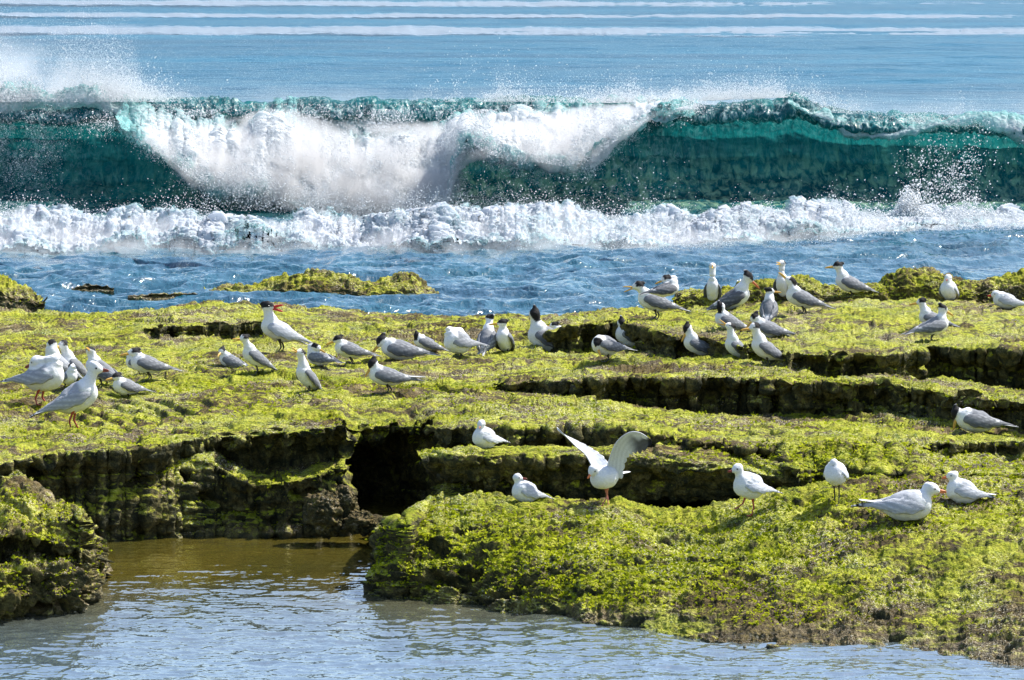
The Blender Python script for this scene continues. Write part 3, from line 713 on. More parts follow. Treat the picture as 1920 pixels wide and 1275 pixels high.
cl.append(cloud(40000, U(300, 1290), lambda px, n: fm(L(0,195, 2000,195), fb)(px, n), 48.35, .2, .003, .012, .05, 2.0, 8))
cl.append(cloud(14000, lambda n: 850 + rng.normal(size=n) * 13, lambda px, n: 325 + rng.normal(size=n) * 42, 48.35, .2, .003, .014, -.1, 3.0, 17))
cl.append(cloud(16000, U(560, 900), lambda px, n: 385 + rng.normal(size=n) * 22, 48.0, .3, .003, .012, -.05, 2.0, 9))
# drops thrown off the wash
cl.append(cloud(50000, U(-300, 2280), lambda px, n: wt(px) + (wb(px) - wt(px)) * rng.random(n), 42.0, .5, .003, .012, .0, 3.0, 20))
cl.append(cloud(30000, U(-300, 2280), lambda px, n: wt(px) + 6 - rng.exponential(1, n) * 10, 43.2, .2, .003, .015, .05, 3.0, 10))
cl.append(cloud(5200, lambda n: 1755 + rng.normal(size=n) * 70, lambda px, n: 408 - rng.exponential(1, n) * 36 * np.exp(-((px - 1745) / 90) ** 2) - 3, 43.3, .2, .004, .022, -.15, 3.0, 11))
cl.append(cloud(2200, lambda n: 1708 + rng.normal(size=n) * 20, lambda px, n: 405 - np.abs(rng.normal(size=n)) * 26 * np.exp(-((px - 1706) / 26) ** 2), 43.3, .08, .006, .026, -.2, 3.0, 12))
cl.append(cloud(2500, U(180, 1250), lambda px, n: 395 - rng.exponential(1, n) * 30, 44.5, .6, .005, .014, .1, 2.0, 13))
cl.append(cloud(1800, lambda n: 1790 + rng.normal(size=n) * 45, lambda px, n: 300 + rng.normal(size=n) * 30, 45.5, .6, .006, .018, .0, 2.0, 14))
cl.append(cloud(12000, lambda n: 30 + rng.normal(size=n) * 45, lambda px, n: 250 + rng.normal(size=n) * 55, 49.2, .2, .003, .014, .05, 3.0, 15))
P = np.concatenate([c[0] for c in cl]); S = np.concatenate([c[1] for c in cl])
drops('flying_drops', P, S, 'white drops flung from the falling foam and the wash')

# soft mist hanging over and behind the crest: one closed volume
def mist():
    m = NT('spray_mist'); P = m.pos()
    sx = m.n('ShaderNodeSeparateXYZ'); m.l(P, sx.inputs[0]); x, y, z = sx.outputs
    n = m.noise(m.pos((.9, .35, .8)), 1.3, 5, .62, .6)
    lf = m.ramp(m.math('MULTIPLY_ADD', x, 1 / 14, .5), (.0, 1.0), (.10, .85), (.20, .16), (.5, .10), (.68, .15), (.85, .05))
    thick = m.math('MULTIPLY_ADD', lf, .75, .34)
    fall = m.math('SUBTRACT', 1.0, m.math('DIVIDE', m.math('SUBTRACT', z, 1.08), thick), clamp=True)
    fall = m.math('MULTIPLY', fall, fall)
    nn = m.math('MULTIPLY', m.math('SUBTRACT', n, .40), 4.0, clamp=True)
    d = m.math('MULTIPLY', m.math('MULTIPLY', fall, nn), m.math('MULTIPLY', lf, 4.2))
    v = m.n('ShaderNodeVolumePrincipled'); v.inputs['Color'].default_value = (.97, .98, 1, 1); v.inputs['Anisotropy'].default_value = .3
    m.l(d, v.inputs['Density']); m.l(v.outputs[0], m.out.inputs['Volume'])
    x0, x1, y0, y1, z0, z1 = -9, 9, 49.9, 51.6, .9, 2.35
    V = [(a, b, c) for a in (x0, x1) for b in (y0, y1) for c in (z0, z1)]
    F = [(0, 1, 3, 2), (4, 6, 7, 5), (0, 4, 5, 1), (2, 3, 7, 6), (0, 2, 6, 4), (1, 5, 7, 3)]
    o = mesh_np('spray_mist', V, F, [m.m], smooth=False); tag(o, 'thin white mist drifting behind the wave crest', 'mist', kind='stuff')
mist()
SC.cycles.volume_step_rate = 2.0; SC.cycles.volume_bounces = 1
# ---------------------------------------------------------------- birds
ROCKS = [o for o in COL.objects if o.type == 'MESH' and any(k in o.name for k in ('reef', 'slab', 'rock', 'mound', 'step'))]
bpy.context.view_layer.update()
def ground(px, py):
    dx, dy, dz = ray(px, py); d = Vector((float(dx), float(dy), float(dz))).normalized(); o = Vector((0, 0, H)); best = None
    for r in ROCKS:
        ok, loc, nrm, _ = r.ray_cast(o, d)
        if ok and (best is None or (loc - o).length < (best - o).length): best = loc.copy()
    return best

def bird_material(name, rough=.75, scale=60):
    m = NT(name)
    c = m.attr('plumage', True)
    P = m.pos((1, 3, 3), obj=True); a = m.noise(P, scale, 4, .65, .4)
    col = m.mix(1.0, c, m.ramp(a, (.3, .86), (.7, 1.06)), 'MULTIPLY')
    nrm = m.bump(a, .45, .006)
    return m.done(m.bsdf(col, rough, .2, nrm, Subsurface_Weight=.0))
M_FEATHER = bird_material('feathers')
def plain(name, c, r=.4, spec=.5):
    m = NT(name); a = m.noise(m.pos(obj=True), 90, 3, .6)
    return m.done(m.bsdf(m.mix(a, tuple(x * .75 for x in c), tuple(min(1, x * 1.2) for x in c)), r, spec, m.bump(a, .3, .002)))
M_BILL = {'yellow': plain('bill_yellow', (.62, .36, .06)), 'red': plain('bill_red', (.50, .015, .012)), 'dull': plain('bill_dark_red', (.22, .035, .02)), 'orange': plain('bill_orange', (.62, .17, .05))}
M_LEG = {'dark': plain('leg_dark', (.03, .026, .022)), 'red': plain('leg_red', (.34, .05, .03)), 'pink': plain('leg_pink', (.50, .17, .12))}
M_EYE = plain('eye_black', (.008, .008, .008), .15)
WHITE, PALE, GREY, SLATE, BLACK = (.74, .75, .765), (.38, .40, .44), (.175, .185, .205), (.065, .07, .085), (.012, .012, .014)

def catmull(K, n):
    K = np.asarray(K, float); t = np.linspace(0, len(K) - 1, n); i = np.clip(t.astype(int), 0, len(K) - 2); f = (t - i)[:, None]
    p1 = K[i]; p2 = K[i + 1]; p0 = K[np.maximum(i - 1, 0)]; p3 = K[np.minimum(i + 2, len(K) - 1)]
    return .5 * (2 * p1 + (p2 - p0) * f + (2 * p0 - 5 * p1 + 4 * p2 - p3) * f ** 2 + (3 * p1 - p0 - 3 * p2 + p3) * f ** 3)
def tube(K, n=24, m=14, upv=(0, 0, 1)):
    """K rows: x y z  r_side r_up ; closed lofted surface"""
    C = catmull(K, n); c = C[:, :3]; r = np.maximum(C[:, 3:5], 1e-4)
    T = np.gradient(c, axis=0); T /= np.linalg.norm(T, axis=1, keepdims=True) + 1e-9
    up = np.broadcast_to(np.asarray(upv, float), T.shape).copy()
    S = np.cross(up, T); bad = np.linalg.norm(S, axis=1) < .15
    S[bad] = (0, 1, 0); S -= T * (S * T).sum(1, keepdims=True)
    S /= np.linalg.norm(S, axis=1, keepdims=True) + 1e-9; Uv = np.cross(T, S)
    a = np.linspace(0, 2 * np.pi, m, endpoint=False)
    V = c[:, None] + S[:, None] * (np.cos(a)[None, :, None] * r[:, None, :1]) + Uv[:, None] * (np.sin(a)[None, :, None] * r[:, None, 1:2])
    F = grid_faces(n, m, wrap=True)
    V = V.reshape(-1, 3); k = len(V)
    V = np.concatenate([V, c[:1], c[-1:]])
    i = np.arange(m); j = (i + 1) % m
    cap0 = np.stack([i * 0 + k, j, i, i * 0 + k], -1); b = (n - 1) * m
    cap1 = np.stack([i * 0 + k + 1, b + i, b + j, i * 0 + k + 1], -1)
    return V, F, np.concatenate([cap0, cap1])[:, :3], a
def join(parts):
    Vs, Fs, Cs, off = [], [], [], 0
    for V, F3, F4, C in parts:
        Vs.append(V); Cs.append(np.broadcast_to(np.asarray(C, float), (len(V), 3)))
        for F in (F3, F4):
            if F is not None and len(F):
                for q in F: Fs.append(tuple(int(v) + off for v in q))
        off += len(V)
    return np.concatenate(Vs), Fs, np.concatenate(Cs)
def mesh_mixed(name, V, F, C, mat, parent, sc):
    me = bpy.data.meshes.new(name); me.from_pydata((np.asarray(V) * sc).tolist(), [], F)
    me.polygons.foreach_set('use_smooth', np.ones(len(me.polygons), bool))
    if C is not None:
        a = me.attributes.new('plumage', 'FLOAT_COLOR', 'POINT')
        a.data.foreach_set('color', np.concatenate([C, np.ones((len(C), 1))], 1).astype(np.float32).ravel())
    me.materials.append(mat)
    o = bpy.data.objects.new(name, me); COL.objects.link(o); o.parent = parent
    return o
def unify(V, F, voxel):
    me = bpy.data.meshes.new('tmp'); me.from_pydata(V.tolist(), [], F); o = bpy.data.objects.new('tmp', me); COL.objects.link(o)
    md = o.modifiers.new('r', 'REMESH'); md.mode = 'VOXEL'; md.voxel_size = voxel
    ms = o.modifiers.new('s', 'SMOOTH'); ms.iterations = 5; ms.factor = .6
    dg = bpy.context.evaluated_depsgraph_get(); dg.update()
    e = bpy.data.meshes.new_from_object(o.evaluated_get(dg))
    n = len(e.vertices); co = np.empty(n * 3, np.float32); e.vertices.foreach_get('co', co)
    Fo = [tuple(p.vertices) for p in e.polygons]
    bpy.data.objects.remove(o); bpy.data.meshes.remove(me); bpy.data.meshes.remove(e)
    return co.reshape(-1, 3).astype(float), Fo
def roty(p, a):
    p = np.asarray(p, float); c, s = math.cos(a), math.sin(a); q = p.copy()
    q[..., 0] = p[..., 0] * c - p[..., 2] * s; q[..., 2] = p[..., 0] * s + p[..., 2] * c   # positive raises +X end
    return q
def unit(v): v = np.asarray(v, float); return v / (np.linalg.norm(v) + 1e-9)

POSE = {  # torso pitch, head centre (torso-centred, bird heading +x), bill direction, neck thickness
    'alert':  (30, (.20, 0, .33), (1, 0, -.05)),
    'normal': (18, (.245, 0, .22), (1, 0, -.14)),
    'hunch':  (14, (.20, 0, .175), (1, 0, -.12)),
    'up':     (40, (.15, 0, .40), (.9, 0, .45)),
    'tall':   (46, (.13, 0, .44), (1, 0, .15)),
    'chest':  (16, (.24, .02, .19), (.25, .1, -1)),
    'chestlow': (8, (.29, .03, .06), (.1, .15, -1)),
    'flank':  (22, (.20, .09, .16), (-.3, .45, -.8)),
    'back':   (10, (.03, .06, .185), (-1, .1, -.35)),
    'turned': (12, (.20, 0, .20), (-.9, -.25, -.05)),
    'down':   (4, (.36, 0, .05), (.75, 0, -.8)),
}
def make_bird(kind, px, py, L_px, yaw, pose, label, cat, leg=None, hy=0.0, hp=None, bd=None, pitch=None, gape=0.0, bill='yellow', cap=1.0, group=None,
              dY=0.0, sit=False, legs='dark', wings=1.0, fork=True, lift=None, bulk=1.0, raised=False, droop=0.0, tone=1.0, speck=0.0, nolegs=False, tail_up=0.0, tipspot=True, legs_extra=None):
    g = ground(px, py)
    if g is None: g = Vector(at_Y(np.array([px]), np.array([py]), 25.0)[0])
    depth = g.y * CP + (H - g.z) * SP
    bulk *= 1.24 if kind == 'tern' else 1.16
    L_px = L_px * (1.13 if kind == 'tern' else 1.12 if kind == 'gull' else 1.04)
    sc = L_px * depth / FPX                       # metres per bird length
    tern = kind != 'gull'
    pit, hp0, bd0 = POSE[pose]
    pit = math.radians(pit if pitch is None else pitch); hp = np.array(hp if hp is not None else hp0, float); bdv = unit(bd if bd is not None else bd0)
    c, s = math.cos(math.radians(hy)), math.sin(math.radians(hy))
    bdv = np.array([bdv[0] * c - bdv[1] * s, bdv[0] * s + bdv[1] * c, bdv[2]])
    leg_len = (.0 if sit else (leg if leg is not None else (.17 if kind == 'gull' else .10)))
    hh = (.105 if tern else .125) * bulk; hw = (.095 if tern else .112) * bulk
    cz = leg_len + hh * (.88 if sit else .95) + (.03 if sit else 0)
    rootname = {'gull': 'gull', 'tern': 'tern', 'caspian': 'large_tern'}[kind]
    root = bpy.data.objects.new(rootname, None); COL.objects.link(root)
    root.empty_display_size = .05
    root.location = (g.x, g.y + dY, g.z - .008); root.rotation_euler = (0, 0, math.radians(yaw))
    tag(root, label, cat, group)
    o = np.array([0, 0, cz])
    tor = [(-.34, 0, .0, .012, .010), (-.29, 0, .0, .032, .028), (-.21, 0, -.005, .06, .055), (-.10, 0, -.008, hw * .88, hh * .86), (.01, 0, -.006, hw, hh), (.10, 0, 0, hw * 1.0, hh), (.18, 0, .008, hw * .86, hh * .86), (.235, 0, .014, hw * .55, hh * .56), (.26, 0, .016, hw * .15, hh * .16)]
    tor = np.array(tor); tor[:, :3] = roty(tor[:, :3], pit) + o
    V1, F1, G1, _ = tube(tor, 34, 22)
    # neck and head
    nb = roty(np.array([.13, 0, .035]), pit) + o; h = hp + o
    hr = .070 if tern else .074
    dist = np.linalg.norm(h - nb)
    ax = roty(np.array([1., 0, .35]), pit)
    mid = (nb + h) / 2 + unit(ax + np.array([0, 0, .3])) * dist * (.10 if hp[0] > .1 else .42)
    if hp[0] < .1: mid = nb + np.array([.06, hp[1] * .3, .13])
    neck = np.array([(*nb, hw * .80, hh * .80), (*((nb + mid) / 2), .075 * bulk, .078 * bulk), (*mid, .055 * bulk ** .5, .058 * bulk ** .5), (*(mid * .35 + h * .65), hr * .84, hr * .88), (*h, hr * .9, hr * .9)])
    V2, F2, G2, _ = tube(neck, 20, 18)
    u = unit(bdv); side = unit(np.cross((0, 0, 1), u)) if abs(u[2]) < .96 else np.array([0, 1., 0]); upv = np.cross(u, side)
    if hp[0] < .1 and u[0] < 0: pass
    hk = [(-.95, 0, .15, .3), (-.72, .03, .62, .64), (-.35, .06, .92, .92), (.1, .05, 1.0, 1.0), (.5, .0, .86, .82), (.85, -.10, .56, .52), (1.12, -.16, .30, .30), (1.25, -.18, .12, .12)]
    K = np.array([(*(h + u * a * hr * 1.12 + upv * b * hr), s1 * hr, s2 * hr) for a, b, s1, s2 in hk])
    V3, F3, G3, _ = tube(K, 20, 18, upv=upv)
    parts = [(V1, G1, F1, WHITE), (V2, G2, F2, WHITE), (V3, G3, F3, WHITE)]
    if tern and cap > .5:      # shaggy nape
        nk = np.array([(*(h - u * hr * .4 + upv * hr * .5), .03, .03), (*(h - u * hr * 1.1 + upv * hr * .55), .026, .03), (*(h - u * hr * 1.6 + upv * hr * .35), .004, .006)])
        V4, F4, G4, _ = tube(nk, 8, 10); parts.append((V4, G4, F4, WHITE))
    V, F, _c = join(parts)
    V, F = unify(V, F, .0115)
    V = V + (V - (o + roty(np.stack([roty(V - o, -pit)[:, 0], 0 * V[:, 0], 0 * V[:, 0]], -1), pit))) * (fbm(V * 11 + px, 3) * .09)[:, None]
    # plumage
    Cc = np.broadcast_to(np.array(WHITE) * (1 if kind != 'x' else 1), V.shape).copy()
    loc = roty(V - o, -pit)
    mant = sstep(.035, .06, loc[:, 2]) * sstep(-.30, -.22, loc[:, 0]) * sstep(.13, .07, loc[:, 0]) * (1 if pose != 'back' else 1)
    mantc = np.array(PALE if kind != 'tern' else GREY) * tone
    dh = V - h; al = dh @ u / hr; cu = dh @ upv / hr; cs = dh @ side / hr; rr = np.linalg.norm(dh, axis=1) / hr
    nearhead = sstep(1.75, 1.45, rr)
    Cc = Cc * (1 - (mant * (1 - nearhead))[:, None]) + mantc * (mant * (1 - nearhead))[:, None]
    jit = fbm(V * 60 + px, 2) * .25
    if tern:
        full = (kind == 'caspian') or cap >= 1.5
        line = .02 - .30 * np.clip(-al, 0, 1)
        k = sstep(line - .05, line + .08, cu + jit * .4) * nearhead
        if not full: k = k * sstep(.75 if cap >= 1 else .35, .45 if cap >= 1 else .15, al + jit)
        Cc = Cc * (1 - k[:, None]) + np.array(BLACK) * k[:, None]
    else:
        # dusky ear spot around the eye
        k = np.exp(-(((al - .42) / .16) ** 2 + ((cu - .18) / .12) ** 2)) * (rr < 1.5) * .55
        Cc = Cc * (1 - k[:, None]) + np.array((.12, .12, .13)) * k[:, None]
    if speck:
        k = (sstep(.02, .06, loc[:, 2]) * sstep(.05, -.05, loc[:, 0]) * (fbm(V * 70, 2) > .0))[:, None] * speck
        Cc = Cc * (1 - k) + np.array((.22, .17, .12)) * k
    body_parts = [(V, np.array([]), None, None)]
    allV = [V]; allF = list(F); allC = [Cc]; off = len(V)
    def add(Vx, Fq, Ft, C):
        nonlocal off
        for q in list(Fq) + list(Ft): allF.append(tuple(int(v) + off for v in q))
        allV.append(Vx); allC.append(np.broadcast_to(np.asarray(C, float), Vx.shape).copy()); off += len(Vx)
    base = np.array(GREY if kind == 'tern' else PALE) * tone; dark = np.array(SLATE if kind == 'tern' else PALE) * tone
    if not raised:
        for sgn in (1, -1):
            wl = wings * (.92 if not tern else .90)
            wk = np.array([(.185, .055, .020, .008, .016), (.155, .084, .012, .020, .052), (.08, .100, .010, .026, .080), (-.03, .103, .008, .026, .086), (-.14, .088, .012, .023, .070), (-.25, .058, .020, .017, .044),
                           (-.36 * wl, .036, .022, .011, .026), (-.47 * wl, .022, .018 - .02 * droop, .006, .014), (-.56 * wl, .010, .012 - .04 * droop, .002, .004)])
            wk[:, 1] *= sgn * bulk; wk[:, 2] -= droop * .03 * np.linspace(0, 1, len(wk)); wk[:, :3] = roty(wk[:, :3], pit) + o
            upw = roty(np.array([0, 0, 1.0]), pit); upw = unit(upw + np.array([0, -.42 * sgn, 0]))
            n, mm = 46, 22
            W, Fq, Ft, a = tube(wk, n, mm, upv=upw)
            t = np.repeat(np.linspace(0, 1, n), mm); ang = np.tile(a, n); sv = np.sin(ang)
            # feather rows: ridges along the wing
            C = base[None] + 0 * t[:, None]
            kk = sstep(-.05, -.45, sv + .25 * np.sin(t * 9))[:, None] * (sstep(.10, .25, t) * sstep(.72, .5, t))[:, None]
            C = C * (1 - kk * .75) + dark * kk * .75
            rid = (.5 + .5 * np.sin((sv * 7 + t * 16) * 2.2))[:, None]
            C = C * (.84 + .22 * rid) + (.11 * sstep(.80, .97, rid)) * sstep(.22, .4, t)[:, None] * sstep(.97, .8, t)[:, None]
            if kind == 'gull' and tipspot:
                kb = sstep(.80, .86, t)[:, None]; C = C * (1 - kb) + np.array(BLACK) * kb
                sp = (np.abs(t - .865) < .014) | (np.abs(t - .93) < .012) | (np.abs(t - .985) < .01); C[sp & (sv > -.2)] = WHITE
            elif tern:
                kb = (sstep(.70, .95, t) * .55)[:, None]; C = C * (1 - kb) + np.array((.07, .07, .075)) * kb
                sc2 = ((np.abs(t - .62) < .04) & (sv > .1)); C[sc2] = C[sc2] * .4 + np.array(WHITE) * .55
            Wn = W[:n * mm] + (W[:n * mm] - np.repeat(catmull(wk, n)[:, :3], mm, 0)) * (.10 * np.sin((sv * 7 + t * 16) * 2.2))[:n * mm, None]
            W[:n * mm] = Wn
            add(W, Fq, Ft, np.concatenate([C[:n * mm], C[-1:], C[-1:]]))
    # tail
    tl = [(-.26, .0, .0), (-.36, 0, .002), (-.45, 0, .004)]
    prongs = ((1, 1), (-1, 1)) if tern and fork else ((0, 1.0),)
    for sg, _k in prongs:
        e = .055 * sg
        tk = np.array([(-.24, .01 * sg, 0, .040, .022), (-.33, .4 * e, .0, .036 if sg else .052, .010), (-.42, .8 * e, .002, .020 if sg else .055, .006), (-.52 if sg else -.455, 1.15 * e, .004, .004 if sg else .05, .003)])
        tk[:, :3] = roty(tk[:, :3], pit * .9 + tail_up) + o
        W, Fq, Ft, a = tube(tk, 16, 10, upv=roty(np.array([0, 0, 1.0]), pit))
        add(W, Fq, Ft, WHITE if not tern else (.46, .47, .49))
    body = mesh_mixed('body', np.concatenate(allV), allF, np.concatenate(allC), M_FEATHER, root, sc)
    # bill
    bl = {'gull': .085, 'tern': .155, 'caspian': .15}[kind]; bw = {'gull': .016, 'tern': .0155, 'caspian': .022}[kind]
    b0 = h + u * hr * 1.12 * .98 - upv * hr * .14
    bp = []
    for sg in (1, -1):
        gdir = unit(u + upv * math.tan(math.radians(gape)) * (.5 * sg))
        q = upv * sg * bw * .45
        crv = -upv * bl * .06
        K = np.array([(*(b0 + q), bw, bw * .85), (*(b0 + q + gdir * bl * .35), bw * .8, bw * .72), (*(b0 + q * .9 + gdir * bl * .75 + crv * .3), bw * .42, bw * .48), (*(b0 + q * .1 + gdir * bl * (1 if sg > 0 else .93) + crv), .001, .001)])
        Vb, Fb, Gb, _ = tube(K, 12, 10, upv=upv); bp.append((Vb, Gb, Fb, WHITE))
    Vb, Fb, _ = join(bp); mesh_mixed('bill', Vb, Fb, None, M_BILL[bill], root, sc)
    # eyes
    for sg in (1, -1):
        ec = h + u * hr * .46 + side * sg * hr * .80 + upv * hr * .16; er = .0115
        K = np.array([(*(ec + upv * (z * er)), er * math.sqrt(max(1 - z * z, .02)), er * math.sqrt(max(1 - z * z, .02))) for z in (-1, -.6, 0, .6, 1)])
        Ve, Fe, Ge, _ = tube(K, 7, 8, upv=u); Ve, Fe, _ = join([(Ve, Ge, Fe, WHITE)]); mesh_mixed('eye', Ve, Fe, None, M_EYE, root, sc)
    # legs with webbed feet
    if not sit and not nolegs:
        lm = M_LEG[legs]; r0 = .0105 if kind == 'gull' else .0095
        defs = legs_extra or [((.015, .048, 0), (-.005, .048), (.040, .055)), ((-.01, -.048, 0), (-.055, -.048), (-.040, -.055))]
        for hip, knee, foot in defs:
            fz = foot[2] if len(foot) > 2 else 0.0
            top = np.array([hip[0], hip[1], cz - hh * .78]); an = np.array([knee[0], knee[1], fz + (cz - hh - fz) * .52]) if len(knee) < 3 else np.array(knee); ft = np.array([foot[0], foot[1], fz + .006])
            K = np.array([(*top, .030, .030), (*(top * .55 + an * .45), .014, .014), (*an, r0 * 1.15, r0 * 1.15), (*((an + ft) / 2), r0 * .8, r0 * .8), (*ft, r0, r0)])
            Vl, Fl, Gl, _ = tube(K, 14, 10, upv=(1, 0, 0)); lp = [(Vl, Gl, Fl, WHITE)]
            tips = []
            for ta in (-.42, 0, .42):
                e = ft + np.array([math.cos(ta) * .075, math.sin(ta) * .075, -.003 - (.03 if fz else 0)]); tips.append(e)
                K = np.array([(*ft, r0 * .8, r0 * .8), (*((ft + e) / 2), r0 * .6, r0 * .6), (*e, .003, .003)])
                Vt, Ft_, Gt, _ = tube(K, 6, 6); lp.append((Vt, Gt, Ft_, WHITE))
            web = np.array([ft, tips[0], tips[1], tips[2]]) + [0, 0, .001]; web2 = web - [0, 0, .004]
            Vw = np.concatenate([web, web2]); Fw = [(0, 1, 2), (0, 2, 3), (4, 6, 5), (4, 7, 6), (0, 4, 5), (0, 5, 1), (1, 5, 6), (1, 6, 2), (2, 6, 7), (2, 7, 3), (3, 7, 4), (3, 4, 0)]
            lp.append((Vw, Fw, None, WHITE))
            Vl, Fl, _ = join(lp); mesh_mixed('leg', Vl, Fl, None, lm, root, sc)
    return root, o, sc, math.radians(yaw), depth

def raised_wing(root, secs, sc, yaw, dark_tip, tipc=True):
    """secs: (leading point, trailing point) in world-aligned offsets (bird lengths); built into the bird's frame"""
    c, s = math.cos(-yaw), math.sin(-yaw); R = np.array([[c, -s, 0], [s, c, 0], [0, 0, 1]])
    A = catmull([a for a, b in secs], 44) @ R.T; B = catmull([b for a, b in secs], 44) @ R.T
    n = 44; mm = 26; v = np.linspace(0, 1, mm)[None, :, None]
    t = np.linspace(0, 1, n)
    scal = 1 + (.05 + .17 * t[:, None, None]) * np.abs(np.sin(t * 27))[:, None, None] * v ** 3
    G = A[:, None] + (B - A)[:, None] * v * scal
    nrm = grid_normals(G)
    camb = (np.sin(v * np.pi) ** .8) * .022
    G = G + nrm * camb
    th = (.016 * (1 - v) ** .5 * (1 - .6 * t[:, None, None]) + .0035 + .0012 * np.sin(t * 90)[:, None, None] * v)
    V = np.concatenate([G + nrm * th / 2, G - nrm * th / 2]).reshape(-1, 3)
    F1 = grid_faces(n, mm); F2 = grid_faces(n, mm, flip=True) + n * mm
    # rim
    idx = np.concatenate([np.arange(mm - 1), np.arange(n - 1) * mm + mm - 1, (n - 1) * mm + np.arange(mm - 1, 0, -1), np.arange(n - 1, 0, -1) * mm])
    j = np.roll(idx, -1); rim = np.stack([idx, idx + n * mm, j + n * mm, j], -1)
    tt = np.repeat(t, mm); vv = np.tile(np.linspace(0, 1, mm), n)
    C = np.broadcast_to(np.array((.66, .68, .72)), (n * mm, 3)).copy()
    k = (sstep(.45, .75, tt) * sstep(.15, .5, vv + jn(tt)) * dark_tip)[:, None]; C = C * (1 - k) + np.array((.10, .10, .10)) * k
    kb = (sstep(.90, .94, tt) * dark_tip)[:, None]; C = C * (1 - kb) + np.array(BLACK) * kb
    sp = (np.abs(tt - .86) < .03) & (vv < .35) & (dark_tip > .5); C[sp] = WHITE
    C *= (.95 + .07 * np.sin(vv * 26 + tt * 20))[:, None]
    mesh_mixed('wing', V, [tuple(map(int, q)) for q in np.concatenate([F1, F2, rim])], np.concatenate([C, C]), M_FEATHER, root, sc)
def jn(t): return .12 * np.sin(t * 23)

GT = 'crested terns resting on the reef'; GG = 'grey gulls resting on the reef'
def tern(px, py, Lp, yaw, pose, label, **k): return make_bird('tern', px, py, Lp, yaw, pose, label, 'tern', group=GT, **k)
def gull(px, py, Lp, yaw, pose, label, **k):
    k.setdefault('bill', 'dull'); k.setdefault('legs', 'red')
    return make_bird('gull', px, py, Lp, yaw, pose, label, 'gull', group=GG, **k)
# yaw: 0 faces right, 180 left, -90 towards the camera, 90 away
# left cluster
gull(140, 803, 158, 8, 'alert', 'grey and white gull standing upright nearest the camera at the left, red legs', hp=(.215, 0, .31), pitch=24, leg=.20, bill='dull', hy=-18, tone=.85)
gull(78, 756, 150, -10, 'back', 'plump white gull preening its back at the far left, black wingtips trailing off frame', hp=(-.04, -.03, .16), leg=.16, bulk=1.15, tone=.85)
tern(112, 712, 118, -150, 'flank', 'white tern at the back of the left cluster, head turned to preen', hp=(.10, -.03, .30), pitch=34, cap=.3, bill='orange', tone=1.6)
tern(137, 713, 112, -130, 'alert', 'tern with yellow bill and white forehead peering left over the standing gull', cap=1, pitch=36)
tern(128, 728, 92, -60, 'back', 'small tern tucked low between the preening gull and the upright gull', tone=1.1)
tern(192, 722, 118, 165, 'alert', 'tern with raised black crest right behind the upright gull', hp=(.17, 0, .27), pitch=26, cap=2, hy=60, bd=(.6, .4, .3))
tern(262, 702, 92, 170, 'back', 'tern with its head tucked, hidden behind the long-billed tern of the left cluster', hp=(.04, -.03, .16), cap=1)
tern(278, 712, 116, 197, 'hunch', 'tern with a long yellow bill facing left at the right side of the left cluster', cap=1, leg=.12)
tern(238, 744, 100, -142, 'hunch', 'small squat tern facing the camera below the long-billed tern of the left cluster', cap=1.6, leg=.06, bill='yellow', bulk=1.08)
# centre left
tern(436, 690, 88, 172, 'back', 'crouched tern with hidden head just left of the calling tern beside it', sit=True, hp=(.19, .03, .21), bd=(.2, .8, -.3), cap=1, pitch=22)
tern(480, 700, 100, 205, 'alert', 'upright tern calling to the left, below the large red-billed tern', gape=14, cap=1, pitch=34, leg=.16)
make_bird('caspian', 525, 660, 140, -168, 'alert', 'largest tern, open bright red bill turned to the right', 'tern', gape=28, bill='red', cap=2, hy=155, hp=(.16, 0, .31), bd=(1, 0, .0), pitch=24, leg=.17, tone=1.1, bulk=1.04, tail_up=.1)
tern(577, 734, 104, -135, 'up', 'tern standing tall with head thrown up and bill open, front of the centre-left birds', gape=16, cap=1, leg=.12, pitch=44)
tern(600, 684, 92, 150, 'back', 'tern preening with ruffled striped wings, behind the black-capped standing tern', sit=True, tone=1.1, bulk=1.1)
tern(657, 681, 104, 195, 'hunch', 'tern with black cap and dark legs standing right of the ruffled preening tern', cap=1.5, leg=.11, bd=(1, .0, -.35))
tern(752, 674, 128, 184, 'chestlow', 'tern lying stretched to the right with black head bowed left', sit=True, hp=(.25, 0, .12), bd=(.8, 0, -.9), cap=2, pitch=10)
tern(800, 656, 88, 195, 'chest', 'small tern behind the stretched one, round black head bowed', sit=True, cap=2, hp=(.18, 0, .15), pitch=22)
tern(727, 736, 122, 188, 'hunch', 'lone tern with all-black cap in front, one leg showing', cap=2, leg=.12, bd=(.6, .2, -.8), pitch=10, tail_up=-.12)
# centre
gull(862, 668, 104, -160, 'back', 'round white bird with a drooping grey wing, head tucked behind', legs='dark', leg=.08, bulk=1.25, hp=(-.02, -.06, .15), tone=.7, tipspot=False)
tern(912, 664, 104, 75, 'alert', 'dark shaggy-crested tern seen from behind, left of a front-facing black-headed tern', cap=1, hy=60, leg=.1, pitch=34, dY=.15)
tern(946, 661, 104, -105, 'alert', 'white-breasted tern with a wholly black head, bill pointing left', cap=2, hy=-70, leg=.08, pitch=40, hp=(.12, 0, .30))
tern(1028, 658, 138, 188, 'chest', 'tern with tall black crest bending its bill onto its breast beside the small cliff', cap=2, sit=True, hp=(.165, 0, .31), bd=(-.2, .45, -.9), pitch=24, bulk=1.1)
tern(1060, 656, 90, 175, 'hunch', 'tern mostly hidden, only dark head showing over the crest-bending tern', cap=1, dY=.25, leg=.12)
tern(1138, 675, 108, -150, 'chestlow', 'white-backed tern bending right down to preen its belly', cap=1.2, leg=.10, bulk=1.15, hp=(.20, .04, .03), bd=(-.1, .5, -1), pitch=12)
